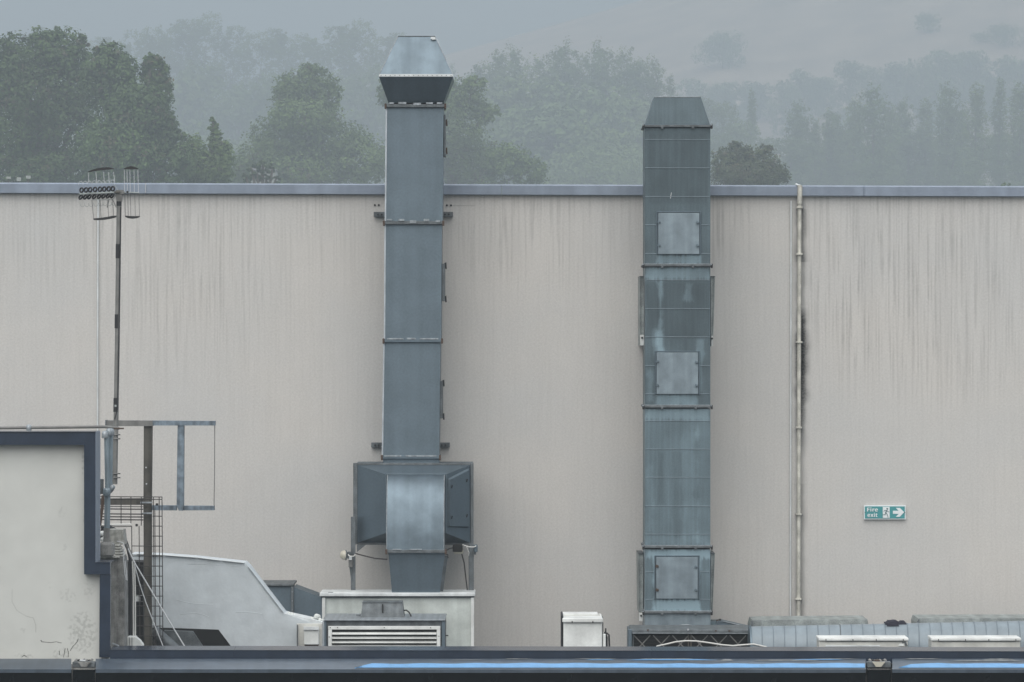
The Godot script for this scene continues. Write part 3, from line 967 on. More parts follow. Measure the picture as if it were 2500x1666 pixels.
func wall_fittings() -> void:
	var t := thing("downpipe", "cream downpipe with clips and black mould beside it", "pipe", W(1950, 1590, 49.93))
	part(t, "pipe", tube([P(1952, 452, 49.93), P(1952.5, 480, 49.93), P(1951, 900, 49.93), P(1949.5, 1590, 49.93)], 0.022, 12), M.pipe_cream)
	part(t, "top_hook", tube([P(1954, 453.5, 49.93), P(1948, 452.5, 49.93), P(1944, 450.5, 49.98)], 0.012, 8), M.white_sheet)
	part(t, "upper_sleeve", tube([P(1953.5, 453, 49.925), P(1952.6, 498, 49.925)], 0.027, 12), M.pipe_cream)
	for y in [507, 621, 836, 1045, 1257, 1464]:
		var x: float = 1953.0 - (y - 450.0) * 0.0031
		var c := part(t, "clip", pbox(x - 7.5, y - 2.5, x + 7.5, y + 2.0, 49.89, 49.985, 0.003), M.pipe_cream)
		part(c, "lug", pbox(x + 7.6, y - 1.5, x + 9.4, y + 3.0, 49.93, 49.985, 0.001), M.galv_dull)
	B = W(1931, 1590, 49.98)
	one("conduit", "thin white conduit running up the wall beside the downpipe", "conduit", tube([P(1931.5, 490, 49.98), P(1931, 900, 49.98), P(1930, 1590, 49.98)], 0.010, 8), M.white_sheet)
	B = W(237, 1590, 49.98)
	one("conduit", "thin white conduit running up the wall behind the aerial", "conduit", tube([P(239, 482, 49.98), P(238, 700, 49.98), P(237, 1590, 49.98)], 0.010, 8), M.white_sheet)

	# fire exit sign
	t = thing("fire_exit_sign", "green and white fire exit sign with running figure and arrow", "sign", W(2160, 1269, 49.98))
	part(t, "board", pbox(2109.5, 1234.5, 2212, 1269, 49.965, 49.995, 0.002), M.sign_white)
	part(t, "green_field", outline([[2112, 1237], [2209.5, 1237], [2209.5, 1266.5], [2112, 1266.5]], 49.961, 49.964), M.sign_green)
	part(t, "pictogram_panel", outline([[2155.8, 1238.2], [2172.5, 1238.2], [2172.5, 1265], [2155.8, 1265]], 49.957, 49.960), M.sign_white)
	var st := S()
	tube([P(2166.6, 1241, 49.956), P(2166.6, 1244.4, 49.956)], 0.0085, 8, st)
	for l in [[[2165.5, 1246.5], [2162.6, 1253], 2.6], [[2165.6, 1247], [2160.4, 1246.4], 1.2], [[2160.4, 1246.4], [2158.2, 1249.6], 1.2], [[2165.8, 1247], [2168.4, 1250], 1.2], [[2168.4, 1250], [2172.0, 1250.2], 1.2], [[2162.8, 1252.5], [2161.4, 1257.6], 1.7], [[2161.4, 1257.6], [2155.4, 1257.4], 1.5], [[2163.4, 1252.5], [2166.6, 1257], 1.7], [[2166.6, 1257], [2169, 1264], 1.5]]:
		bar(P(l[0][0], l[0][1], 49.955), P(l[1][0], l[1][1], 49.955), l[2] * 0.0044, 0.003, 0.0, st)
	part(t, "running_figure", st, M.sign_ink)
	part(t, "arrow", outline([[2180.6, 1247.6], [2194.4, 1247.6], [2187.4, 1240.6], [2197.5, 1240.6], [2208, 1251.2], [2197, 1262.6], [2187.6, 1262.6], [2194.6, 1255.2], [2180.6, 1255.2]], 49.957, 49.960), M.sign_white)
	for e in [["Fire", 2117.4, 1249.6, 26.2, 10.2], ["exit", 2118.2, 1262.8, 24.4, 10.2]]:
		var tm := TextMesh.new()
		var fnt := SystemFont.new()
		fnt.font_names = PackedStringArray(["Droid Sans"])
		fnt.font_weight = 700
		tm.font = fnt
		tm.text = e[0]
		tm.font_size = 64
		tm.pixel_size = 0.001
		tm.depth = 0.003
		tm.material = M.sign_white
		var bb := tm.get_aabb()
		var o := MeshInstance3D.new()
		o.name = "lettering"
		o.mesh = tm
		t.add_child(o, true)
		var k := Vector3(e[3] * 0.0044 / bb.size.x, e[4] * 0.0044 / bb.size.y, 1.0)
		o.scale = k
		o.position = P(e[1], e[2], 49.958) - Vector3(bb.position.x * k.x, bb.position.y * k.y, bb.position.z)
	for x in [2112.4, 2209.6]:
		part(t, "screw", cylinder(P(x, 1251.5, 49.96), Vector3(0, 0, 1), 0.005, 0.01, 8), M.dull_black)

# ---------------------------------------------------------------- ducts

# a joint between two duct lengths: dark rail, pale cleats, corner clamps
func flange(t: Node3D, x0: float, x1: float, y0: float, y1: float, d: float, d2: float, cleats: Array, m: Material, clamp: Material) -> void:
	var f := part(t, "flange", pbox(x0, y0, x1, y1, d, d2, 0.004), m)
	for c in cleats:
		part(f, "cleat", pbox(c[0], c[1], c[2], c[3], d - 0.008, d + 0.01, 0.002), M.galv_seam)
	for x in [x0, x1]:
		part(f, "corner_clamp", pbox(x - 2.5, y0 - 1.5, x + 2.5, y1 + 3.5, d - 0.012, d + 0.035, 0.004), clamp)


func duct_length(t: Node3D, a: Array, b: Array, d: float, d2: float, m: Material) -> MeshInstance3D:
	return part(t, "duct_section", loft(level(a[0], a[1], a[2], d, d2), level(b[0], b[1], b[2], d, d2)), m)


func wall_bracket(t: Node3D, x: float, y: float, side: int, plate: float) -> void:
	var out := x + side * plate
	var o := part(t, "wall_bracket", pbox(minf(x, out), y - 6, maxf(x, out), y + 6, 49.93, 49.99, 0.003), M.galv_dull)
	part(o, "arm", pbox(minf(x, x - side * 12), y - 4, maxf(x, x - side * 12), y + 4, 49.4, 49.92, 0.002), M.black)
	for k in [0.3, 0.62]:
		part(o, "bolt", cylinder(P(x + side * plate * k, y + 0.5, 49.925), Vector3(0, 0, 1), 0.010, 0.02, 8), M.dull_black)
	part(o, "nut", cylinder(P(x - side * 1.0, y + 3.5, 49.40), Vector3(0, 0, 1), 0.008, 0.03, 6), M.wire_pale)


func hooded_duct() -> void:
	var t := thing("exhaust_duct", "tall galvanised exhaust duct with flared hood, plenum box and elbow", "duct", W(1010, 1448, 48.2))
	var d := 49.1
	var d2 := 49.72
	# hood
	var low := level(948, 1083, 251, d, d2)
	var wide := level(925, 1106, 187, 48.93, 49.88)
	var up := level(926, 1105.5, 181, 48.93, 49.88)
	var top := level(971, 1062.5, 89, 49.13, 49.68)
	part(t, "hood_base", loft(low, wide, true, false), M.galv)
	var cap := part(t, "hood_cap", loft(up, top, false, true), M.galv_streaked)
	var rim := part(t, "hood_rim", loft(level(925, 1106, 187, 48.922, 49.89), level(926, 1105.5, 181, 48.922, 49.89)), M.white_sheet)
	for i in 16:
		part(rim, "rivet", cylinder(P(930 + i * 11.4, 184.2, 48.92), Vector3(0, 0, 1), 0.0045, 0.008, 6), M.galv_dull)
	for e in [[926, 181, 971, 89], [1105.5, 181, 1062.5, 89]]:
		part(cap, "folded_edge", bar(P(e[0], e[1], 48.93), P(e[2], e[3], 49.13), 0.008, 0.012), M.galv_seam)
	part(cap, "top_edge", bar(P(971, 88.5, 49.13), P(1062.5, 88.5, 49.13), 0.008, 0.012), M.galv_dull)
	part(cap, "sealant_patch", outline([[1052, 90], [1061, 90], [1064, 96], [1056, 97], [1051, 94]], 49.09, 49.105), M.white_sheet)
	# three straight lengths, leaning a little
	var lengths := [[[944.5, 1083.0, 262], [942.0, 1080.0, 541]], [[941.5, 1078.5, 548], [939.8, 1077.0, 828]], [[938.5, 1075.5, 836], [934.8, 1072.0, 1113]]]
	for i in 3:
		var l: Array = lengths[i]
		var s := duct_length(t, l[0], l[1], d, d2, M.galv)
		part(s, "edge_seam", bar(P(l[0][0] - 1.2, l[0][2] + 1, d), P(l[1][0] - 1.2, l[1][2] - 1, d), 0.016, 0.016), M.lit_edge_zinc)  # folded seam, its bright glint put in as a pale colour
		var x: float = [1083.6, 1078.6, 1073.4][i]
		var y0: float = [280.0, 644.0, 931.0][i]
		var y1: float = [381.0, 735.0, 1022.0][i]
		var w: float = [4.0, 7.0, 7.0][i]
		var hatch := part(s, "side_hatch", pbox(x, y0, x + w, y1, d + 0.06, d + 0.5, 0.003), M.galv_dull)
		for y in ([y0 + 18, y1 - 14] if i == 0 else [y0 + 3.5, y1 - 6]):
			part(hatch, "latch", outline([[x + w - 1, y - 5], [x + w + 4, y - 7], [x + w + 5, y + 9], [x + w + 2, y + 10], [x + w, y + 4], [x + w - 1.5, y + 4]], d + 0.2, d + 0.26), M.rust if i == 0 else M.black)
	flange(t, 941, 1087, 254, 262, d - 0.04, d2 + 0.04, [[950, 250, 962, 254], [972, 249, 992, 254.5], [1009, 251, 1028, 257.5], [1040, 250, 1057, 254.5], [1066, 250, 1080, 254]], M.galv_dull, M.rust)
	flange(t, 937, 1082, 540, 548, d - 0.04, d2 + 0.04, [[944, 535, 957, 539], [972, 535, 987, 540], [1000, 538, 1016, 545.5], [1034, 535, 1048, 541], [1063, 538, 1074, 543]], M.galv_dull, M.rust)
	flange(t, 936, 1079, 828, 836, d - 0.04, d2 + 0.04, [[945, 826, 985, 829.5], [993, 825, 1015, 829.5], [1025, 826, 1070, 829.5]], M.galv, M.rust)
	flange(t, 932, 1074, 1113, 1121, d - 0.04, d2 + 0.04, [[938, 1112, 980, 1116], [990, 1112, 1066, 1116]], M.galv, M.rust)
	duct_length(t, [935, 1072, 1121], [935, 1072, 1134], d, d2, M.galv)
	wall_bracket(t, 940, 523.5, -1, 28)
	wall_bracket(t, 1078, 523.5, 1, 28)
	wall_bracket(t, 932, 1087, -1, 26)
	wall_bracket(t, 1070, 1087, 1, 28)
	# plenum box, narrowing towards the elbow
	var fd := 48.62
	var back := [P(866, 1134, fd), P(1153, 1134, fd), P(1153, 1328, fd), P(866, 1328, fd)]
	var md := 48.3
	var front := [P(945, 1160, md), P(1086, 1160, md), P(1086, 1301, md), P(945, 1301, md)]
	var box_back := []
	for p in back:
		box_back.append(p + Vector3(0, 0, -1.05))
	part(t, "plenum_box", loft(back, box_back, false, true), M.galv)
	var pl := part(t, "plenum_cone_top", loft_side(back, front, 0), M.galv)
	part(t, "plenum_cone_side", loft_side(back, front, 1), M.galv)
	part(t, "plenum_cone_side", loft_side(back, front, 3), M.galv)
	part(t, "plenum_cone_base", loft_side(back, front, 2), M.galv)
	for r in [[862, 1131, 872.5, 1330, "galv_dull"], [1148.5, 1131, 1156, 1330, "galv_dull"], [872.6, 1131, 1148.4, 1136.5, "galv_dull"], [872.6, 1322, 1148.4, 1331, "galv_dull"]]:
		part(t, "frame_rail", pbox(r[0], r[1], r[2], r[3], fd - 0.03, fd + 0.03, 0.003), M[r[4]])
	# access hatch on the right hand slope
	var q := func(u: float, v: float, out: float) -> Vector3:
		var a: Vector3 = front[1].lerp(front[2], v)
		var b: Vector3 = back[1].lerp(back[2], v)
		var n: Vector3 = (back[1] - front[1]).cross(Vector3(0, 1, 0)).normalized()
		if n.z < 0:
			n = -n
		return a.lerp(b, u) + n * out
	var lid := [q.call(0.12, 0.10, 0.03), q.call(0.80, 0.05, 0.03), q.call(0.80, 0.80, 0.03), q.call(0.12, 0.87, 0.03)]
	var foot := [q.call(0.08, 0.08, 0.002), q.call(0.84, 0.03, 0.002), q.call(0.84, 0.82, 0.002), q.call(0.08, 0.89, 0.002)]
	var ph := part(t, "plenum_hatch", loft(foot, lid, false, true), M.galv)
	for uv in [[0.17, 0.22], [0.72, 0.18], [0.17, 0.72], [0.72, 0.66]]:
		var c: Vector3 = q.call(uv[0], uv[1], 0.04)
		part(ph, "latch", bar(c + Vector3(0.0, 0.016, 0.0), c - Vector3(0.008, 0.016, 0), 0.010, 0.016), M.black)
	# elbow bending down
	var st := S()
	var yc := P(0, 1343, 47.95).y
	var tall: float = front[0].y - yc
	var inner := 0.22
	var xl: float = front[0].x
	var xr: float = front[1].x
	var arcs := []
	for i in 15:
		var w := PI / 2 * i / 14.0
		var zo: float = front[0].z + 0.36 * sin(w)
		var yo: float = yc + tall * cos(w)
		var zi: float = front[0].z + 0.36 * inner * sin(w)
		var yi: float = yc + tall * inner * cos(w)
		arcs.append([Vector3(xl, yo, zo), Vector3(xr, yo, zo), Vector3(xl, yi, zi), Vector3(xr, yi, zi)])
	var bend := Vector3((xl + xr) / 2, yc + tall * 0.45, front[0].z + 0.12)
	for i in 14:
		var a: Array = arcs[i]
		var b: Array = arcs[i + 1]
		face(st, [a[0], a[1], b[1], b[0]], bend, 1)
		face(st, [a[0], b[0], b[2], a[2]], bend)
		face(st, [a[1], b[1], b[3], a[3]], bend)
	var el := part(t, "elbow", st, M.galv_streaked)
	part(el, "mouth_rail", bar(front[0] + Vector3(-0.012, 0.008, 0.01), front[1] + Vector3(0.012, 0.008, 0.01), 0.02, 0.03), M.galv)
	part(el, "mouth_rail", bar(front[0] + Vector3(-0.014, -0.004, 0.012), front[3] + Vector3(-0.014, 0, 0.012), 0.014, 0.03), M.galv)
	part(el, "mouth_rail", bar(front[1] + Vector3(0.014, -0.004, 0.012), front[2] + Vector3(0.014, 0, 0.012), 0.014, 0.03), M.galv)
	for i in [0, 1]:
		var pts := []
		for a in arcs:
			pts.append(a[i] + Vector3(0.005 * (1 if i == 0 else -1), 0.002, 0.003))
		part(el, "edge_seam", tube(pts, 0.005, 6), M.galv_seam)
	flange(t, 943, 1088, 1343, 1351, 47.91, 48.3, [[958, 1341, 980, 1344], [1000, 1341, 1030, 1344]], M.galv_dull, M.rust)
	part(t, "tapered_spigot", loft(level(948, 1086, 1351, 47.96, 48.28), level(957, 1073, 1449, 48.02, 48.42)), M.galv)
	# angle steel legs
	for e in [[861, 1262, 861, 1441.5, 12.0], [1150, 1328, 1150, 1441.5, 12.0]]:
		var leg := part(t, "leg", bar(P(e[0] + 1, e[1], 48.52), P(e[2] + 1, e[3], 48.5), e[4] * 0.0041, 0.01), M.galv_dull)
		part(leg, "web", bar(P(e[0] + 5 * (1 if e[0] < 1000 else -1), e[1], 48.55), P(e[2] + 5 * (1 if e[0] < 1000 else -1), e[3], 48.53), 0.009, 0.05), M.galv_dull)
	part(t, "gusset", outline([[871, 1331], [893, 1331], [871, 1349]], 48.54, 48.56), M.galv_dull)
	part(t, "strut", bar(P(1089, 1358, 48.25), P(1077, 1446, 48.25), 0.038, 0.03), M.galv_dull)
	part(t, "strut_hook", tube([P(1088, 1355, 48.2), P(1093, 1354, 48.2), P(1094, 1364, 48.2)], 0.006, 6), M.black)


func loft_side(a: Array, b: Array, k: int) -> SurfaceTool:
	var st := S()
	var l := (k + 1) % 4
	var c := Vector3.ZERO
	for p in a + b:
		c += p / 8.0
	face(st, [a[k], a[l], b[l], b[k]], c)
	return st


func ribbed_duct() -> void:
	var t := thing("ribbed_duct", "tall stained grey duct with cross ribs and three square access hatches", "duct", W(1655, 1538, 48.9))
	var d := 48.9
	var d2 := 49.62
	part(t, "tapered_cap", loft(level(1576, 1734, 305, d, d2), level(1597, 1711.5, 237.5, d + 0.03, d2 - 0.1)), M.galv_stained)
	part(t, "cap_edge", bar(P(1597, 237, d + 0.03), P(1711.5, 237, d + 0.03), 0.008, 0.01), M.galv_seam)
	var spans := [[312, 646, [340.6, 410, 480, 549, 619], [1607, 520, 1708, 621]], [652, 990, [684, 753.6, 822.8, 893, 962], [1603, 861, 1705, 963]], [998, 1333, [1028, 1097, 1166, 1236, 1305], []], [1342, 1494, [1396, 1464], [1602, 1361, 1704, 1463]]]
	for s in spans:
		var sec := duct_length(t, [1574.5, 1734.5, s[0]], [1574.5, 1734.5, s[1]], d, d2, M.galv_stained)
		var h: Array = s[3]
		for y in s[2]:
			var bits := [[1575.0, 1734.0]]
			if h and y > h[1] and y < h[3] + 4:
				bits = [[1575.0, h[0] - 4.0], [h[2] + 4.0, 1734.0]]
			for b in bits:
				part(sec, "rib", bar(P(b[0], y, d), P(b[1], y + 0.4, d), 0.0065, 0.012, 0.002), M.hatch_metal)
		if h:
			var door := part(sec, "access_hatch", pbox(h[0], h[1], h[2], h[3], d - 0.03, d + 0.004, 0.004), M.hatch_metal)
			for r in [[h[0] - 4, h[1] - 4, h[0] - 1.6, h[3] + 1], [h[2] + 1.6, h[1] - 4, h[2] + 4, h[3] + 1], [h[0] - 1.5, h[1] - 4, h[2] + 1.5, h[1] - 1.6]]:
				part(door, "hatch_frame", pbox(r[0], r[1], r[2], r[3], d - 0.016, d + 0.004, 0.002), M.galv)
			for c in [[h[0] + 3, h[1] + 22], [h[2] - 4, h[1] + 24], [h[0] + 3, h[3] - 22], [h[2] - 4, h[3] - 21]]:
				var rusty: bool = s[0] > 1300
				part(door, "latch", outline([[c[0] - 3, c[1] - 4], [c[0] + 3, c[1] - 2], [c[0] + 4, c[1] + 3], [c[0] - 2, c[1] + 4], [c[0] - 5, c[1] + 1]], d - 0.045, d - 0.028), M.rust if rusty and c[0] < 1650 else M.galv)
				part(door, "latch_shadow_strip", pbox(c[0] - 1, c[1] + 1.4, c[0] + 3, c[1] + 2.6, d - 0.05, d - 0.046, 0.0), M.dull_black)  # solid dark strip set on the latch for the shadow of its gap
	for y in [305.0, 645.5, 990.5, 1333.5, 1493.5]:
		var f := part(t, "flange", pbox(1570, y, 1739, y + 5.5, d - 0.035, d2 + 0.03, 0.004), M.galv_dull)
		part(f, "upper_lip", pbox(1572, y - 1.6, 1737, y - 0.2, d - 0.03, d2 + 0.02, 0.001), M.galv_seam if y > 600 else M.galv)
		for x in [1571.0, 1738.0]:
			part(f, "corner_clamp", pbox(x - 2.5, y - 1.5, x + 2.5, y + 9.5, d - 0.05, d - 0.01, 0.004), M.black)
			part(f, "bolt_head", cylinder(P(x - 1, y, d - 0.05), Vector3(0, 0, 1), 0.009, 0.016, 6), M.galv_seam)
		for x in [1617.0, 1692.0 if y < 700 else 1699.0]:
			part(f, "clip", pbox(x - 3, y + 4, x + 3, y + 9.5, d - 0.045, d - 0.005, 0.004), M.galv_dark)
	duct_length(t, [1574, 1735, 1499], [1574, 1735, 1560], d, d2, M.hatch_metal)
	# side channels that hold it to the wall
	for c in [[1562, 1572, 1562.5, 1572.5, 676, 844, true], [1735.5, 1746, 1736, 1741, 676, 846, true], [1558, 1571, 1560, 1570, 1353, 1496, false], [1736, 1745.5, 1735, 1740, 1353, 1496, false]]:
		var ch := part(t, "side_channel", outline([[c[0], c[4]], [c[1], c[4]], [c[3], c[5]], [c[2], c[5]]], 49.3, 49.97), M.kerb_grey)
		part(ch, "front_lip", bar(P(c[0] + (1 if c[0] < 1650 else 9), c[4], 49.29), P(c[2] + (1 if c[0] < 1650 else 4), c[5], 49.29), 0.006, 0.012), M.kerb_grey)
		part(ch, "top_edge", pbox(c[0] - 0.5, c[4] - 1.6, c[1] + 0.5, c[4] - 0.1, 49.28, 49.97, 0.001), M.galv_dark)
		var foot: Array = [c[2] + 0.5, c[5] - (26 if c[6] else -1), c[3], c[5] + (0 if c[6] else 22)]
		if c[0] > 1650 and not c[6]:
			continue
		var fp := part(ch, "foot_plate", pbox(foot[0], foot[1], foot[2], foot[3], 49.25, 49.285, 0.003), M.ac_white)
		part(fp, "fixing", cylinder(P((foot[0] + foot[2]) / 2, foot[1] + 7, 49.245), Vector3(0, 0, 1), 0.011, 0.014, 8), M.dull_black)
	part(t, "collar_arc", ring(P(1674, 1544, 48.6), Vector3(0.16, 0, 0), Vector3(0, 0.075, 0), 0.008, 16, 0.5), M.galv_seam)
	part(t, "scratch", bar(P(1639.5, 470, d - 0.002), P(1637, 485, d - 0.002), 0.006, 0.003, 0.0), M.wire_pale)
	part(t, "side_tray", pbox(1734.8, 1518, 1764, 1540, 48.95, 49.3, 0.003), M.galv_stained)

# ---------------------------------------------------------------- roof plant

func cabinets() -> void:
	var t := thing("plant_cabinet", "large pale grey green plant cabinet carrying the hooded duct", "cabinet", floor_at(970, 48.3))
	part(t, "body", sbox(787, 1458, 1155, 48.03, 48.58, ROOF, 0.004), M.cream_cabinet)
	part(t, "lid", pbox(780, 1448, 1160, 1457, 47.98, 48.62, 0.006), M.white_sheet)
	part(t, "lid_seam", pbox(783, 1457.2, 1158, 1459.5, 48.0, 48.6, 0.001), M.navy_trim)
	for x in [786.0, 1149.5]:
		part(t, "corner_post", sbox(x, 1460, x + 7.5, 48.0, 48.06, ROOF, 0.003), M.ac_white)
	part(t, "lid_clip", pbox(801, 1446.5, 813, 1448.5, 48.0, 48.04, 0.002), M.galv_dark)

	t = thing("louvre_box", "galvanised box with white horizontal louvre slats in front of the cabinet", "vent", floor_at(938, 47.0))
	part(t, "casing", sbox(788, 1516, 1086, 46.62, 47.6, ROOF, 0.004), M.galv_dull)
	part(t, "lid", pbox(787, 1513.5, 1087, 1516.5, 46.58, 47.62, 0.003), M.galv_seam)
	part(t, "recess", pbox(801, 1530, 1076, 1600, 46.605, 46.618, 0.0), M.dull_black)
	for r in [[801, 1529.5, 1075, 1538], [801, 1538.1, 810, 1600], [1066, 1538.1, 1075, 1600]]:
		part(t, "louvre_frame", pbox(r[0], r[1], r[2], r[3], 46.57, 46.604, 0.003), M.ac_white)
	for i in 6:
		var y := 1544.0 + i * 10.4
		var st := S()
		loft([P(810.5, y, 46.6), P(1065.5, y, 46.6), P(1065.5, y + 1, 46.6), P(810.5, y + 1, 46.6)], [P(810.5, y + 5.5, 46.555), P(1065.5, y + 5.5, 46.555), P(1065.5, y + 6.8, 46.56), P(810.5, y + 6.8, 46.56)], true, true, st)
		part(t, "slat", st, M.ac_white)
	for x in [788.0, 1078.0]:
		part(t, "corner_angle", sbox(x, 1518, x + 8.5, 46.59, 46.615, ROOF, 0.003), M.galv)
	for c in [[806, 1533], [824, 1533], [938, 1533], [1051, 1533], [803.5, 1556], [1071.5, 1554]]:
		part(t, "screw", cylinder(P(c[0], c[1], 46.566), Vector3(0, 0, 1), 0.005, 0.008, 6), M.dull_black)
	part(t, "side_bolt", cylinder(P(1091, 1552.5, 46.7), Vector3(1, 0, 0), 0.007, 0.03, 6), M.black)

	t = thing("cowl_vent", "small dark grey tapered cowl on top of the louvre box", "vent", W(933, 1513, 47.1))
	part(t, "cowl", loft(level(880, 987, 1513, 46.95, 47.35), level(885, 982, 1472, 47.0, 47.3)), M.galv_dark)
	part(t, "top_lip", pbox(884, 1470.5, 983, 1472.5, 46.99, 47.31, 0.002), M.galv_dull)
	part(t, "slot", pbox(932.5, 1476, 935.5, 1497, 46.955, 46.985, 0.0), M.dull_black)
	part(t, "side_pin", cylinder(P(875, 1502.5, 47.1), Vector3(1, 0, 0), 0.004, 0.045, 6), M.black)
	B = W(995, 1513, 47.1)
	one("cable", "short dark cable arching from the cowl to the louvre box", "cable", tube([P(985, 1491, 47.12), P(992, 1490.5, 47.1), P(998, 1495, 47.1), P(1003, 1504, 47.1), P(1004.5, 1513, 47.1)], 0.008, 6), M.wire_dark)

	t = thing("wrapped_duct", "large pale blue grey wrapped duct with sloping end beside the cage", "duct", floor_at(560, 44.4))
	part(t, "wrap", wrapped_body(), M.wrapped)
	var edges := [[332, 1353], [400, 1356], [480, 1362], [540, 1369], [597, 1375]]
	for i in edges.size() - 1:
		part(t, "top_lap", bar(P(edges[i][0] + 1, edges[i][1], 43.99), P(edges[i + 1][0] - 1, edges[i + 1][1], 43.99), 0.008, 0.03, 0.003), M.white_sheet)
	part(t, "end_lap", bar(P(606, 1384, 43.99), P(691, 1495, 43.99), 0.010, 0.02, 0.004), M.wrapped)
	for l in [[[455, 1377], [520, 1379], [590, 1384]], [[575, 1496], [600, 1495], [640, 1499]], [[430, 1465], [470, 1474], [520, 1477]], [[440, 1500], [480, 1498], [510, 1507]]]:
		var pts := []
		for c in l:
			pts.append(P(c[0], c[1], 44.003))
		part(t, "crease", tube(smooth(pts), 0.0048, 6), M.wrapped)
	part(t, "shoulder_skirt", outline([[693, 1498], [787, 1519], [787, 1531], [740, 1524], [700, 1505]], 44.02, 44.4), M.white_sheet)
	for c in [[709, 1499, 8], [716, 1501, 7], [776, 1506, 12], [765, 1513, 10], [784, 1514, 9]]:
		var st := S()
		for k in 3:
			var r: float = c[2] * 0.0035 * (0.8 - 0.15 * k)
			box(st, P(c[0] + k * 3 - 3, c[1] + (k % 2) * 2, 44.15 + 0.03 * k), Vector3(r * 1.6, r * 1.2, r * 1.5), r * 0.4, Basis(Vector3(0.3, 0.5, 0.8).normalized(), 0.7 * k + c[0]))
		part(t, "foam_lump", st, M.foam_white)

	t = thing("square_duct", "low galvanised square duct behind the wrapped duct", "duct", floor_at(700, 48.3))
	part(t, "body", sbox(600, 1432, 712, 48.1, 48.8, ROOF, 0.004), M.galv)
	part(t, "top_rail", pbox(600, 1426.5, 716, 1432, 48.06, 48.84, 0.004), M.galv_dark)
	part(t, "corner_rail", sbox(710, 1433, 716.5, 48.06, 48.1, ROOF, 0.003), M.galv_dull)
	var st2 := S()
	outline([[717, 1434], [786, 1460], [786, 1620], [717, 1620]], 48.1, 48.7, st2)
	part(t, "tapered_part", st2, M.galv)
	for y in [1446.0, 1468.0, 1490.0]:
		part(t, "rivet", cylinder(P(713, y, 48.055), Vector3(0, 0, 1), 0.006, 0.01, 6), M.galv_seam)

	t = thing("isolator_box", "white isolator switch box on a pale board beside the louvre box", "switch box", floor_at(755, 43.8))
	part(t, "board", sbox(724, 1524, 786, 43.84, 43.94, ROOF, 0.003), M.ac_cream)
	part(t, "board_edge", sbox(724.2, 1526, 727, 43.81, 43.838, ROOF, 0.001), M.galv_dull)
	var sw := part(t, "switch_box", pbox(741.5, 1533, 777.5, 1575, 43.73, 43.835, 0.006), M.ac_white)
	part(sw, "cover_lip", pbox(741, 1531, 778, 1539, 43.71, 43.728, 0.002), M.white_sheet)
	part(sw, "base_seal", pbox(743, 1575.3, 777, 1578, 43.75, 43.83, 0.001), M.rust)


func wrapped_body() -> SurfaceTool:
	var st := S()
	outline([[320, 1353], [400, 1356], [480, 1362], [597, 1375], [606, 1384], [693, 1498], [787, 1531], [787, 1640], [610, 1640], [533, 1538], [392, 1533], [320, 1530]], 44.0, 44.42, st)
	return st

